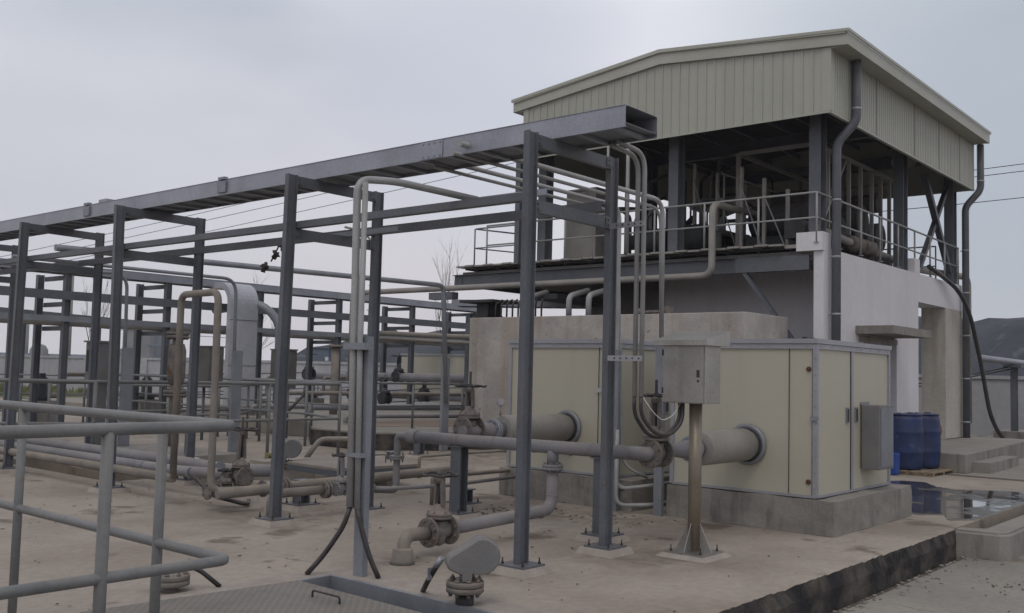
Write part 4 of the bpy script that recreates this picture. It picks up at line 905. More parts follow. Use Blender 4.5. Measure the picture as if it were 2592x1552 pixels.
b = MB(); b.tube([(9.1, 6.15, .9), (9.1, 6.15, .25), (9.35, 5.85, .3), (10.2, 5.8, .32)], .022, .12, 12); b.tube([(9.05, 6.12, .8), (9.05, 6.12, .08), (9.3, 5.8, .1), (10.2, 5.75, .12)], .022, .12, 12); tag(b.build('floor_conduit', 'conduit'), 'pair of small pipes bending at the foot of the channel post between the plinths', 'pipe')
# yellowish overhead pipe
t = thing('overhead_pipe', 'cream grey pipe running along the deck girder and rising onto the deck', 'pipe', (15.3, 10, 3.3))
MB().tube([(15.3, 17.95, 1.2), (15.3, 17.95, 3.29), (15.3, 8.42, 3.285), (15.3, 8.42, 4.55), (17.6, 8.42, 4.62)], .062, .2, 18).build('pipe_run', 'yellowpipe', t)
b = MB(); b.box(15.2, 15.4, 14.6, 15.3, 3.05, 3.2); b.cyl((15.3, 14.9, .3), (15.3, 14.9, 3.05), .02, 8); b.build('bracket', 'steel', t)

# vertical lines climbing off the trays (thin riser pipes hooking from the rack)
conduit('long thin conduit hooking down against the tank corner', [(5.9, 12.9, 2.99), (12.9, 12.9, 3.1), (13.2, 12.9, 3.1), (13.35, 12.9, .9)], .045, .45, 'galvd')
conduit('thin conduit hooking down in front of the distant trays', [(5.9, 14.2, 2.95), (9.55, 14.2, 2.95), (9.6, 14.2, .35)], .028, .25, 'galvd')
conduit('shorter thin conduit hooking down beside the curved riser', [(5.9, 15.2, 2.93), (8.15, 15.2, 2.95), (8.2, 15.2, .4)], .028, .25, 'galvd')
t = thing('cable_shield', 'tall flat galvanised channel shielding a thin conduit beside the riser', 'post', (8.2, 15.2, 0), 'galvanised cable shields')
MB().chan((8.2, 15.12, 0), (8.2, 15.12, 1.75), X_, Y_, .18, .06).build('shield', 'galvd', t)
dup(t, (9.6, 14.2, 0), 'flat galvanised channel shielding the conduit left of the twin conduit post')
dup(t, (13.35, 12.98, 0), 'flat galvanised channel against the left corner of the concrete tank')
# ================================================================== GROUND PIPES (left)
def gpipe(label, pts, r, m='dusty', bend=None, name='ground_pipe'): return tag(MB().tube(pts, r, bend, 16).build(name, m), label, 'pipe', 'pipes lying low across the slab')
gpipe('nearest dusty pipe of the three crossing the slab at the left', [(5.82, 20, .27), (5.84, 9.7, .27)], .05)
gpipe('middle grey pipe of the three crossing the slab at the left', [(6.2, 20, .27), (6.28, 10.4, .27), (6.35, 9.45, .3)], .062, 'pipe')
gpipe('farthest wrapped pale pipe of the three crossing the slab at the left', [(6.66, 20, .29), (6.76, 11.0, .29), (6.9, 10.2, .25), (7.4, 9.9, .24)], .075, 'pipe')
for k, y in enumerate((9.9, 10.9, 12.4, 14.2)):
    for (x, r, z) in ((5.84, .053, .27), (6.27, .065, .27), (6.74, .079, .285)):
        tag(MB().cyl((x, y+.3*(x-5.8), z), (x, y+.3*(x-5.8)+.018, z), r, 16).build('pipe_band', 'galvd'), ('first', 'second', 'third', 'fourth')[k]+' band round the '+('nearest dusty', 'middle grey', 'farthest wrapped')[(5.84, 6.27, 6.74).index(x)]+' of the three long ground pipes', 'band', 'bands round the ground pipes')
t = thing('riser_loop', 'tall dusty hairpin of pipe rising beside the second rear post', 'pipe', (5.8, 9.2, 0))
MB().tube([(5.85, 9.72, .27), (5.85, 9.72, 2.26), (5.78, 8.90, 2.26), (5.75, 8.84, .22), (6.1, 8.72, .22)], .038, .12, 16).build('loop', 'dusty', t)
t = thing('tall_valve_spool', 'vertical dusty valve spool with bolted flanges inside the hairpin pipe', 'valve', (6.4, 11.5, 0))
b = MB(); b.tube([(7.87, 13.12, .3), (7.87, 13.12, 1.9)], .08, 0, 16); b.build('spool', 'dusty', t)
for z in (1.95, 1.1): b = MB(); b.sweepflange((7.87, 13.12, z), Z_, .17, .04, 8); b.sweepflange((7.87, 13.12, z-.05), Z_, .17, .04, 8); b.build('flange', 'valve', t)
b = MB(); b.lathe((7.87, 13.12, 1.2), Z_, [(0, .1), (.1, .13), (.5, .13), (.6, .1)], 16); b.build('body', 'valve', t)
gpipe('dusty brown pipe running past the second rack post towards the hatch', [(5.75, 8.72, .20), (6.44, 8.6, .23), (8.44, 8.6, .26), (9.0, 8.55, .26)], .055)
b = MB()
for x, y, z, r in ((6.46, 8.6, .23, .1), (6.50, 8.6, .23, .1)): b.sweepflange((x, y, z), X_, r, .02, 6)
for x, y, z, r in ((6.02, 8.97, .2, .085), (5.8, 8.97, .2, .085), (6.3, 8.72, .22, .09)): b.sweepflange((x, y, z), X_, r, .02, 6)
tag(b.build('bolted_flanges', 'valve'), 'row of pale rimmed bolted flanges along the dusty ground pipes', 'flange')
gpipe('bent dusty pipe dropping into a concrete stub by the second rack post', [(6.5, 7.92, .27), (5.98, 7.95, .27), (5.86, 7.97, .24), (5.86, 7.98, 0)][:4], .045, bend=.12)
MBs = MB().lathe((5.9, 8.0, 0), Z_, [(0, .11), (.05, .09), (.14, .082), (.15, .06)], 16); tag(MBs.build('pipe_stub', 'dusty'), 'crumbly concrete stub at the foot of the bent dusty pipe', 'stub')
b = MB(); b.sweepflange((6.46, 7.91, .27), X_, .085, .02, 6); b.sweepflange((6.50, 7.91, .27), X_, .085, .02, 6); tag(b.build('flange_pair', 'valve'), 'single rusty flange pair on the bent dusty pipe', 'flange')
gpipe('grey branch pipe continuing from the small valve to the header drop leg', [(6.74, 7.9, .26), (7.05, 7.9, .27)], .036, 'pipe')
gpipe('upper thin dusty pipe running right to the cabinet plinth', [(7.95, 7.85, 0), (7.95, 7.85, .31), (9.25, 7.83, .31), (9.6, 7.8, .31)], .026, bend=.05)
gpipe('lower thin grey pipe running right to the cabinet plinth', [(7.0, 7.85, .24), (7.9, 7.6, .24), (9.26, 7.62, .26)], .022, 'pipe')
MB_ = MB(); MB_.sweepflange((7.05, 7.86, .25), X_, .05, .05, 4, bolts=False); tag(MB_.build('pipe_union', 'pipe'), 'fat grey union at the start of the lower thin pipe', 'fitting')
gpipe('very thin dusty pipe behind the header drop leg', [(9.75, 9.9, 0), (9.75, 9.9, .3), (11.5, 9.7, .33), (12.2, 9.6, .33)], .022, bend=.05)
gpipe('small bent pipe sticking out of a concrete stub near the hatch cover', [(10.2, 11.6, .1), (10.2, 11.6, .42), (9.6, 11.9, .42), (9.4, 12.0, .1)], .04, bend=.1)
# raised hatch cover in the middle distance
t = thing('raised_hatch_cover', 'dusty checker plate cover lying raised over a pit with a wire handle', 'hatch cover', (8.3, 9.6, .2))
b = MB(); b.poly([(7.75, 9.25), (8.95, 9.12), (9.2, 10.6), (7.8, 10.3)], .27, .30); b.build('plate', mat('dusty_plate', (.3, .26, .22), (.25, .215, .185), .8, 0, 2, .1), t)
b = MB(); 
for p, q in (((7.75, 9.25), (8.95, 9.12)), ((8.95, 9.12), (9.2, 10.6)), ((7.75, 9.25), (7.8, 10.3))): b.prism([(-.008, .2), (.008, .2), (.008, .268), (-.008, .268)], (*p, 0), (*q, 0), (V((q[1]-p[1], p[0]-q[0], 0))).normalized(), Z_)
b.build('edge_angle', 'steel', t)
b = MB(); b.tube([(8.5, 9.55, .30), (8.5, 9.55, .40), (8.75, 9.5, .40), (8.75, 9.5, .30)], .007, .02, 8); b.build('handle', 'dark', t)
t = thing('pit_curb', 'low concrete curb box around the pit behind the second rack post', 'curb', (8.2, 10.6, 0))
b = MB(); b.box(7.0, 8.8, 10.75, 10.95, 0, .16); b.box(8.6, 8.8, 9.3, 10.75, 0, .14); b.box(7.0, 7.2, 9.5, 10.75, 0, .14); b.box(8.5, 9.9, 11.75, 12.1, 0, .15); b.build('curb_wall', 'pad', t)
t = thing('pit_curb', 'long low dark sided curb box beyond the ground pipes', 'curb', (8.2, 13.6, 0))
b = MB(); b.box(7.7, 9.0, 13.0, 15.5, 0, .15); b.build('curb_wall', 'plinth', t)
# level gauges (pear shaped housing on bolted flange)
def gauge(name, label, x, y, z, ang=0, s=1.0, pit=True):
    t = thing(name, label, 'level gauge', (x, y, z), 'float switch heads on bolted flanges')
    b = MB()
    for k, zz in enumerate((0, .036*s)): b.lathe((x, y, z+zz), Z_, [(0, .118*s), (.003, .122*s), (.03*s, .122*s), (.034*s, .118*s)], 28)
    for k in range(8):
        a = k*PI/4+.2; p = V((x+math.cos(a)*.095*s, y+math.sin(a)*.095*s, z+.07*s)); b.bolt(p, Z_, .015*s, .016, .012); b.lathe(p-V((0, 0, .075*s)), (0, 0, -1), [(0, .015*s), (.02, .012*s)], 6)
    b.build('flange', 'valve', t)
    MB().lathe((x, y, z-.14), Z_, [(0, .06*s), (.14, .06*s)], 16).build('neck', 'dark', t)
    b = MB(); b.lathe((x, y, z+.07*s), Z_, [(0, .05*s), (.02, .045*s), (.025, .028*s), (.06*s, .028*s)], 14); b.build('stem', 'boxgrey', t)
    d = V((math.cos(ang), math.sin(ang), 0)); nrm = V((-d.y, d.x, 0))
    # pear outline in plane (d, z)
    out_ = []
    import math as _m
    c1, r1, c2, r2 = (.10*s, .235*s), .115*s, (-.075*s, .19*s), .055*s
    for k in range(13): a = -PI*.55+k*(PI*1.12)/12; out_.append((c1[0]+r1*math.cos(a), c1[1]+r1*math.sin(a)))
    for k in range(8): a = PI*.6+k*(PI*.62)/7; out_.append((c2[0]+r2*math.cos(a), c2[1]+r2*math.sin(a)))
    out_ += [(-.03*s, .115*s), (-.03*s, .07*s), (.03*s, .07*s), (.035*s, .125*s)]
    b = MB(); th = .085*s; c = V((x, y, z))
    rings = []
    for off, sc in ((-th, .93), (-th*.85, 1), (th*.55, 1), (th*.57, .965), (th*.62, .965), (th*.64, 1), (th*.95, 1), (th*1.1, .9)):
        rings.append([b.b.verts.new(c+d*(.04*s+(u-.04*s)*sc)+nrm*off+V((0, 0, .2*s+(v-.2*s)*sc))) for u, v in out_])
    n = len(out_)
    for p, q in zip(rings, rings[1:]):
        for i in range(n): f = b.b.faces.new((p[i], p[(i+1) % n], q[(i+1) % n], q[i])); f.smooth = False
    b.b.faces.new(rings[0][::-1]); b.b.faces.new(rings[-1])
    hs = b.build('housing', 'boxgrey', t)
    b = MB()
    for k in (2, 7, 11, 16): u, v = out_[k]; b.lathe(c+d*u*.86+nrm*(th*1.06)+V((0, 0, v*.93)), nrm, [(0, .007), (.006, .007)], 8)
    b.build('screw', 'dark', hs)
    return t
GA = math.atan2(-.65, .76)
gauge('float_switch', 'grey pear shaped float switch head on a bolted flange in the front', 4.73, 4.35, .09, GA)
gauge('float_switch', 'float switch head by the raised hatch cover in the middle distance', 8.15, 10.85, .16, GA, 1.1)
t = thing('bolted_flange', 'lone bolted flange beside the front railing posts', 'flange', (3.6, 5.95, .05))
b = MB()
for zz in (.04, .076): b.lathe((3.62, 5.98, zz), Z_, [(0, .118), (.003, .122), (.03, .122), (.034, .118)], 28)
for k in range(8): a = k*PI/4; b.bolt((3.62+math.cos(a)*.095, 5.98+math.sin(a)*.095, .11), Z_, .014, .016, .012)
b.lathe((3.62, 5.98, -.05), Z_, [(0, .05), (.1, .05)], 14); b.build('flange', 'valve', t)
b = MB(); b.tube([(3.70, 5.95, .16), (3.78, 5.90, .13), (3.90, 5.83, .01)], .016, .06, 10); tag(b.build('flange_cable', 'rubber'), 'short black cable leaving the lone flange', 'cable')
t = thing('hose_bib', 'black hose with a metal gland and tag under the front float switch', 'cable', (4.6, 4.5, .2))
b = MB(); b.tube([(4.66, 4.52, .26), (4.65, 4.55, .21), (4.70, 4.66, .11), (4.80, 4.80, .01)], .018, .08, 10); b.build('hose', 'rubber', t)
b = MB(); b.cyl((4.665, 4.50, .29), (4.655, 4.54, .23), .02, 10); b.box(4.62, 4.66, 4.58, 4.585, .14, .22); b.build('gland', 'galv', t)

# front hatch frame and checker plate
t = thing('hatch_frame', 'steel angle frame lining the open pit in the foreground', 'hatch frame', (4, 4.7, 0))
b = MB()
b.box(HX1-.012, HX1-.002, HY0, HY1, -.2, .012); b.box(HX0, HX1-.013, HY1-.012, HY1-.002, -.2, .012); b.box(HX0, HX1-.013, HY0+.002, HY0+.012, -.2, .012); b.box(HX0+.002, HX0+.012, HY0+.013, HY1-.013, -.2, .012)
b.box(HX1-.0015, HX1+.028, HY0-.03, HY1+.03, .001, .011); b.box(HX0, HX1-.002, HY1-.0015, HY1+.028, .001, .011)
b.build('angle_frame', 'galvd', t)
b = MB(); b.box(HX1-.3, HX1-.28, HY0+.02, HY1-.02, -.6, -.09); b.box(HX0+.1, HX1-.31, HY1-.2, HY1-.18, -.6, -.09); b.build('pit_lining', 'plinth', t)
t = thing('checker_cover', 'worn checker plate hatch cover pulled halfway off the front pit', 'hatch cover', (3.7, 4.8, .02))
b = MB(); b.poly([(2.86, 3.60), (4.33, 3.64), (4.37, 5.60), (2.90, 5.75)], .014, .022); b.build('plate', 'checker', t)
b = MB(); b.tube([(4.125, 5.13, .02), (4.125, 5.13, .065), (4.125, 4.86, .065), (4.125, 4.86, .02)], .007, .02, 8); b.build('handle', 'dark', t)
b = MB(); b.box(4.70, 4.98, 3.7, 5.75, .0, .008); b.box(3.0, 4.70, 5.64, 5.86, .0, .008); struct('screed_edge', b, 'pad')

# ================================================================== RAILINGS
rz = .0
t = thing('front_railing', 'thick grey tube railing with a rounded corner filling the lower left', 'railing', (2.4, 3.54, 0))
def rounded(z): return [(-3.0, 3.54, z), (2.40, 3.54, z), (2.40, 12, z)]
MB().tube(rounded(1.25), .024, .05, 20).build('top_rail', 'rail', t)
MB().tube(rounded(.70), .022, .05, 20).build('mid_rail', 'rail', t)
for (x, y) in ((1.855, 3.54), (.42, 3.54), (-1.0, 3.54), (2.40, 4.087), (2.40, 5.515), (2.40, 6.95), (2.40, 8.4)):
    MB().cyl((x, y, 0), (x, y, 1.24), .023, 18).build('post', 'rail', t)
MB().lathe((1.30, 3.5175, .70), (-.2, -1, 0), [(0, .016), (.003, .014)], 12).build('rust_spot', 'rust', t)
railing('tank_railing', 'grey tube railing fencing the pits in the middle distance', [(5.0, 14.9, 0), (6.9, 13.6, 0), (11.3, 13.5, 0), (11.9, 15.2, 0), (11.9, 24, 0)], heights=(1.22, .62), r=.028, step=1.6, m='rail')
railing('rear_railing', 'grey tube railing on the raised slab left of the tank', [(12.3, 24, .33), (12.6, 14.5, .33), (15.3, 14.3, .33), (17.5, 14.0, .33)], heights=(.9, .45), r=.024, step=1.4, m='rail')
railing('far_railing', 'thin far railing with close posts near the boundary wall', [(9, 30, 0), (14, 27.5, 0), (25, 27.5, .33)], heights=(1.1, .55), r=.024, step=1.5, m='rail')
railing('left_far_railing', 'lower thin railing crossing behind the first rack at the left', [(4.0, 26, 0), (8.5, 18.5, 0), (13.5, 18.2, 0)], heights=(1.1, .55), r=.026, step=1.3, m='rail')

railing('pit_railing', 'low tube railing round the pit nearest the cable riser', [(8.6, 17.0, 0), (11.3, 16.6, 0), (13.6, 18.8, 0)], heights=(1.1, .55), r=.026, step=1.1, m='rail')
railing('walkway_railing', 'thin railing with dense posts between the far rack and the wall', [(9.5, 24.5, 0), (17.5, 23.4, 0), (22.5, 20.5, .33)], heights=(1.05, .7, .35), r=.022, step=1.0, m='rail')
for i, (x, y, lab) in enumerate(((10.2, 22.6, 'first'), (13.0, 23.0, 'second'), (16.4, 23.4, 'third'), (18.6, 23.6, 'fourth'))):
    t = thing('pump_stand', lab+' from the left of the dark motor stands beyond the far rack', 'pump', (x, y, 0), 'motor stands beyond the far rack')
    MB().box(x-.3, x+.3, y-.3, y+.3, 0, .6).build('base', 'plinth', t); MB().lathe((x, y, .6), Z_, [(0, .2), (.1, .2), (.12, .13), (.5, .13), (.55, .08), (.62, .08)], 14).build('motor', 'greenmachine', t)
    MB().tube([(x+.2, y, .7), (x+.5, y, .7), (x+.5, y, 1.2), (x+1.3, y, 1.2)], .05, .1, 10).build('outlet', 'dusty', t)
b = MB(); P3 = []
for k in range(40):
    a = k*2*PI/40; P3.append((16.0+2.6*math.cos(a)+.35*noise.noise(V((math.cos(a)*2, math.sin(a)*2, 4))), 15.6+1.1*math.sin(a)+.3*noise.noise(V((math.cos(a)*2, math.sin(a)*2, 9)))))
b.poly(P3, .331, .336); struct('sediment_patch', b, mat('rust_sediment', (.25, .195, .15), (.19, .15, .115), .95, 0, 2, .3))
for k, (y, z, r, x1) in enumerate(((15.2, .48, .05, 19.5), (16.4, .62, .07, 20.5), (17.6, .9, .05, 21.5), (18.6, .55, .06, 21.0))):
    gpipe(('lowest', 'second', 'third', 'farthest')[k]+' pipe crossing the raised slab beside the tank', [(13.9, y+1.2, z-.2), (13.9, y+1.2, z), (x1, y-.8, z)], r, ('pipe', 'galvd', 'dusty', 'pipe')[k])
for k, (x, y) in enumerate(((15.2, 16.6), (17.4, 15.9), (18.9, 17.2))):
    gate_valve('slab_valve', ('left', 'middle', 'right')[k]+' of three handwheel valves on the raised slab beside the tank', (x, y, .85), X_, .13, .15, .45, .08, 'dark', group='handwheel valves on the raised slab')
# control panels and pump stands in the middle distance
def panel(x, y, w_, d, z0, z1, label, hip=True):
    t = thing('field_panel', label, 'panel', (x, y, 0), 'brown grey field panels in the middle distance')
    MB().box(x-w_/2, x+w_/2, y-d/2, y+d/2, z0, z1, 0, .01).build('body', 'panel', t)
    MB().prism([(-d*.56, 0), (d*.56, 0), (d*.3, .10), (-d*.3, .10)], (x, y-w_*.38, z1), (x, y+w_*.38, z1), X_, Z_).build('roof', 'panel', t) if False else MB().box(x-w_*.53, x+w_*.53, y-d*.54, y+d*.54, z1+.002, z1+.03).build('roof', 'panel', t)
    b = MB()
    for s_ in (-1, 1): b.cyl((x, y+s_*d*.4, 0), (x, y+s_*d*.4, z0), .03, 8)
    b.build('leg', 'steel', t)
panel(12.9, 17.3, .34, .46, 1.05, 1.85, 'brown grey panel with a hipped roof right of the cable riser')
panel(11.13, 17.33, .34, .44, 1.05, 1.85, 'dark panel box left of the cable riser')
t = thing('switch_post', 'weathered switch box standing on a broad post between two rack posts', 'switch box', (7.97, 15.6, 0))
b = MB(); b.box(7.86, 8.06, 15.5, 15.7, 0, 1.2); b.build('stand', 'boxgrey', t); b = MB(); b.box(7.80, 8.14, 15.44, 15.76, 1.202, 1.82, 0, .01); b.build('body', 'boxgrey', t); MB().box(7.77, 8.17, 15.41, 15.79, 1.822, 1.85).build('roof', 'boxgrey', t)
b = MB(); b.box(7.785, 7.799, 15.5, 15.7, 1.35, 1.7); b.build('door', 'dark', t)
t = thing('stub_marker', 'white topped yellow cap on a short stub behind the railing posts', 'cap', (7.4, 12.6, 0))
MB().lathe((7.65, 12.3, .02), Z_, [(0, .07), (.14, .09), (.15, .13)], 16).build('stub', 'wood', t); MB().lathe((7.65, 12.3, .17), Z_, [(0, .14), (.03, .13), (.05, .05)], 16).build('cap', 'white', t)
t = thing('white_pipe_ends', 'short white plastic pipe offcut on the slab by the hatch cover', 'pipe', (8.9, 11.2, 0))
MB().cyl((8.8, 11.35, .09), (9.05, 11.05, .09), .045, 16).build('offcut', 'white', t)
b = MB(); b.tube([(9.2, 12.6, .12), (9.3, 12.2, .18), (9.2, 11.8, .04), (9.3, 11.4, .1)], .02, .1, 8); tag(b.build('loose_cable', 'rubber'), 'loose black cable trailing from the yellow based post', 'cable')
t = thing('yellow_base_post', 'thin upright post set in a yellow block near the pit', 'post', (9.3, 12.6, 0))
MB().box(9.2, 9.42, 12.5, 12.72, 0.0, .17).build('base', mat('yellow_block', (.3, .27, .1), (.2, .18, .1), .8, 0, 5, .1), t); MB().cyl((9.31, 12.61, .17), (9.31, 12.61, 1.2), .028, 10).build('pole', 'galvd', t)
b = MB(); rr = random.Random(12)
b.tube([(5.9, 9.35, .3), (6.0, 9.2, .12), (6.25, 8.9, .03), (6.4, 9.1, .05)], .02, .1, 8); b.tube([(5.95, 9.5, .3), (6.05, 9.2, .1), (6.3, 9.0, .03)], .02, .1, 8); tag(b.build('cable_slack', 'rubber'), 'slack black cable coiled under the hairpin pipe', 'cable')
b = MB(); b.tube([(12.8, 16.4, 1.2), (12.7, 16.3, .95), (12.3, 16.3, .6)], .03, .1, 8); tag(b.build('panel_cable', 'rubber'), 'black cable curving down from the hipped roof panel', 'cable')
t = thing('insulated_riser', 'silver wrapped pipe bend rising right beside the cable riser', 'pipe', (14.6, 20.2, 0))
MB().tube([(14.2, 22, 2.9), (14.4, 20.3, 3.05), (14.75, 20.0, 2.6), (14.75, 20.0, .5)], .10, .4, 16).build('wrapped_pipe', 'galvd', t)

# distant blower group beyond the racks
for i, (x, y) in enumerate(((22.3, 23.6), (26.0, 22.8))):
    t = thing('distant_cabinet', ('left', 'right')[i]+' pale cream cabinet of the distant blower group', 'cabinet', (x, y, .33), 'distant cream cabinets')
    MB().box(x, x+2.2, y-2.6, y, .5, 1.98+.1*i).build('body', 'cream', t); MB().box(x-.03, x+2.23, y-2.63, y+.03, 1.98+.1*i, 2.04+.1*i).build('trim', 'alu', t)
    MB().lathe((x-.012, y-.5, 1.6), (-1, 0, 0), [(0, .04), (.03, .04)], 10).build('latch', 'rust', t)
MB_ = MB(); MB_.tube([(20.2, 25.5, 1.25), (20.2, 19.0, 1.3), (21.5, 16, 1.3)], .13, .2, 14); MB_.tube([(20.6, 25.5, .75), (20.6, 19.0, .75), (21.5, 16, .75)], .12, .2, 14); tag(MB_.build('distant_header', 'pipe'), 'two stacked grey header pipes of the distant blower group', 'pipe')
for i, (x, y, z, hh) in enumerate(((19.0, 24.2, 1.3, .6), (20.2, 21.5, 1.3, .6), (19.6, 22.8, .75, .6), (20.4, 20.6, .75, .55))):
    gate_valve('distant_valve', ('leftmost dark handwheel valve of the distant group', 'dark handwheel valve standing before the cream cabinets', 'low dark handwheel valve left of the second distant post', 'low dark handwheel valve under the distant header')[i], (x, y, z), X_, .17, .24, hh, .1, 'dark', group='distant handwheel valves')
t = thing('brown_standpipe', 'tall dusty standpipe with a flanged head behind the conduit post', 'pipe', (15.6, 20.4, 0))
MB().cyl((16.2, 19.6, 0), (16.2, 19.6, 2.05), .1, 16).build('pipe', 'dusty', t); MB().sweepflange((16.2, 19.6, 2.06), Z_, .2, .05, 8).build('flange', 'dusty', t)

# utility poles, wires, trees
def upole(x, y, h, r, label, spikes=False):
    t = thing('utility_pole', label, 'pole', (x, y, 0), 'concrete utility poles')
    b = MB(); b.lathe((x, y, 0), Z_, [(0, r), (h, r*.7)], 14); b.build('pole', 'poleconc', t)
    return t
t = upole(30.5, 89*.72, 7.6, .2, 'concrete pole seen between the left rack posts')
p = upole(39.5, 44.6, 8.4, .22, 'concrete pole with climbing rungs and a curved lamp arm')
b = MB()
for k in range(14): z = 1.5+k*.5; b.box(39.5-.26, 39.5+.26, 44.6-.02, 44.6+.02, z, z+.05, k*.8)
b.build('rung', 'poleconc', p)
MB().tube([(39.5, 44.6, 8.4), (39.5, 44.6, 9.1), (39.0, 45.1, 9.8), (38.2, 45.8, 10.0)], .07, .6, 10).build('lamp_arm', 'poleconc', p)
def wire(label, a, c, sag, r=.012):
    a, c = V(a), V(c); pts = [a.lerp(c, k/16)-V((0, 0, 4*sag*(k/16)*(1-k/16))) for k in range(17)]
    tag(MB().tube(pts, r, 0, 5).build('overhead_wire', 'dark'), label, 'wire', 'overhead wires')
for k, (dz, lab) in enumerate(((0, 'highest overhead wire crossing behind the racks'), (-.55, 'second overhead wire crossing behind the racks'), (-1.3, 'third overhead wire crossing behind the racks'))):
    wire(lab, (30, 88, 8.5+dz), (60, 22, 22.5+dz*1.5), .6, .022)
wire('topmost wire leaving the canopy towards the right', (38, 14, 9.3), (56, -4, 14.2), .3, .016)
wire('second wire leaving the canopy towards the right', (38, 14, 9.05), (56, -4, 13.8), .3, .016)
wire('lowest wire leaving the canopy towards the right', (38, 14, 8.1), (56, -4, 12.4), .3, .016)
wire('low wire along the far plant at the left', (20, 100, 7.2), (60, 90, 4.4), .5, .03)
def bare_tree(x, y, h, seed, label, spread=.35, z0=0):
    rr = random.Random(seed); t = thing('bare_tree', label, 'tree', (x, y, z0), 'leafless young trees beyond the racks')
    tr_ = MB(); br = MB()
    tr_.tube([(x, y, z0), (x+.05, y, z0+h*.25), (x-.03, y+.04, z0+h*.5)], lambda q: .06*(1-.35*q), 0, 8)
    tr_.build('trunk', 'bark', t)
    def grow(p, d, ln, r, lv):
        pts = [p]; q = p
        for k in range(4):
            d = (d+V((rr.uniform(-.14, .14), rr.uniform(-.14, .14), rr.uniform(-.02, .12)))).normalized(); q = q+d*(ln/4); pts.append(q)
        br.tube(pts, lambda s_: r*(1-.6*s_), 0, 5)
        if lv > 0:
            for k in range(rr.choice((3, 4))):
                at_ = pts[rr.choice((1, 2, 3, 4))]; nd = (d+V((rr.uniform(-1, 1)*spread*2.0, rr.uniform(-1, 1)*spread*2.0, rr.uniform(0, .5)))).normalized(); grow(at_, nd, ln*rr.uniform(.45, .7), r*.5, lv-1)
    for k in range(4):
        a = rr.uniform(0, 2*PI); grow(V((x, y, z0+h*rr.uniform(.3, .5))), V((math.cos(a)*spread, math.sin(a)*spread, 1)).normalized(), h*rr.uniform(.34, .46), .021, 3)
    br.build('crown', 'bark', t)
bare_tree(28.6, 27.9, 5.9, 4, 'leafless young tree standing up behind the left end of the deck', .2)
bare_tree(26.6, 38, 5.2, 8, 'leafless young tree behind the curved cable riser', .45)
bare_tree(20, 40, 4.6, 15, 'leafless thin tree seen between the left rack posts', .2)
# rag caught on the overhead conduit
t = thing('torn_rag', 'torn brown rag hanging from the rack in front of the sky', 'rag', (8.8, 12, 3))
b = MB(); rr = random.Random(5)
def rag(b, c, s_):
    vs = []
    for k in range(14):
        a = k*2*PI/14; q = rr.uniform(.6, 1.25); vs.append(b.b.verts.new(V(c)+V((math.cos(a)*.55, -math.cos(a)*.6, math.sin(a)))*s_*q+V((rr.uniform(-.02, .02), rr.uniform(-.02, .02), 0))))
    cc = b.b.verts.new(V(c)+V((-.03, -.03, 0)))
    for k in range(14): b.b.faces.new((cc, vs[k], vs[(k+1) % 14]))
rag(b, (8.75, 12.05, 3.16), .07); rag(b, (8.68, 12.18, 2.98), .085); rag(b, (8.82, 12.0, 3.28), .07); b.tube([(8.8, 12.0, 3.33), (8.72, 12.1, 3.05)], .012, 0, 6); b.build('cloth', 'rag', t)

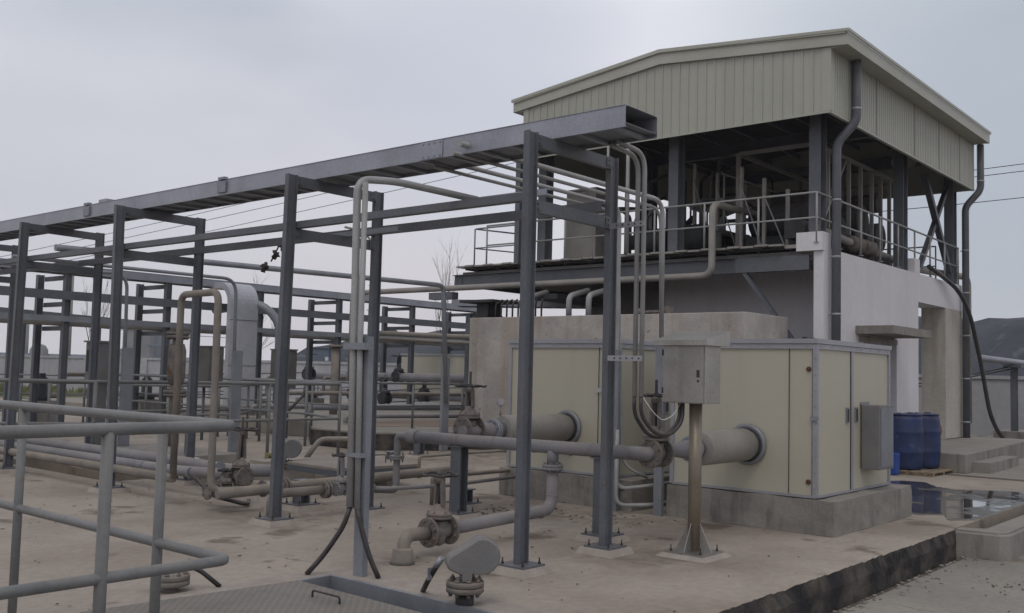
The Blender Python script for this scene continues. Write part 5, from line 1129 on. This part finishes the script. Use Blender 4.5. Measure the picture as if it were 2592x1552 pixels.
# litter on the slab: leaves, chips and rubble
b = MB(); rr = random.Random(21)
def chip(x, y, z, s_):
    a = rr.uniform(0, PI); c, s2 = math.cos(a), math.sin(a); k = rr.uniform(.25, .6)
    pts = [(-1, 0), (-.3, k), (.6, k*.8), (1, 0), (.3, -k), (-.5, -k*.7)]; vs = []
    for u, v in pts: vs.append(b.b.verts.new((x+(u*c-v*s2)*s_, y+(u*s2+v*c)*s_, z+rr.uniform(.002, .012))))
    b.b.faces.new(vs)
for i in range(260):
    x, y = rr.uniform(2.6, 12), rr.uniform(3.2, 12)
    if HX0-.1 < x < HX1+.1 and HY0-.2 < y < HY1+.2: continue
    chip(x, y, 0.002, rr.uniform(.008, .024))
for i in range(90): chip(rr.gauss(8.3, .35), rr.gauss(6.9, .3), .002, rr.uniform(.01, .035))
for i in range(50): chip(rr.gauss(8.6, .25), rr.gauss(5.9, .3), .002, rr.uniform(.01, .03))
for i in range(70): chip(rr.uniform(5, 14), rr.uniform(.6, 3.0), -.268, rr.uniform(.005, .018))
for i in range(22):
    x, y = rr.uniform(6.5, 13), rr.uniform(1.2, 3.0); a = rr.uniform(0, PI); q = rr.uniform(.03, .09); b.tube([(x, y, -.262), (x+math.cos(a)*q*.5, y+math.sin(a)*q*.5+.01, -.255), (x+math.cos(a)*q, y+math.sin(a)*q, -.262)], .0025, .01, 5)
for i in range(30): chip(rr.gauss(9.6, .3), rr.gauss(2.3, .15), -.268, rr.uniform(.008, .022))
tag(b.build('leaf_litter', 'leaf'), kind='stuff')
b = MB()
for i in range(130):
    x = rr.uniform(5.5, 12.5); y = 3.04-abs(rr.gauss(0, .07)); s_ = rr.uniform(.006, .022)
    bmesh.ops.create_icosphere(b.b, subdivisions=1, radius=s_, matrix=Matrix.Translation((x, y, -.265)) @ Matrix.Diagonal((1, 1.3, .7, 1)))
for i in range(160):
    x, y = rr.uniform(24.6, 34), rr.uniform(2.5, 9); s_ = rr.uniform(.03, .12)
    bmesh.ops.create_icosphere(b.b, subdivisions=1, radius=s_, matrix=Matrix.Translation((x, y, .05)) @ Matrix.Diagonal((1, 1.3, .7, 1)))
tag(b.build('rubble', 'plinth'), kind='stuff')

# ================================================================== HAZE
hz_ = MB().box(-30, 260, -30, 420, -2.4, 26).build('haze', 'dark'); tag(hz_, kind='stuff')
hm = bpy.data.materials.new('haze_air'); hm.use_nodes = True; n = hm.node_tree.nodes; n.remove(n['Principled BSDF'])
pv = n.new('ShaderNodeVolumePrincipled'); pv.inputs['Color'].default_value = (.86, .88, .93, 1); pv.inputs['Density'].default_value = .0008
hm.node_tree.links.new(pv.outputs[0], n['Material Output'].inputs['Volume']); hz_.data.materials[0] = hm
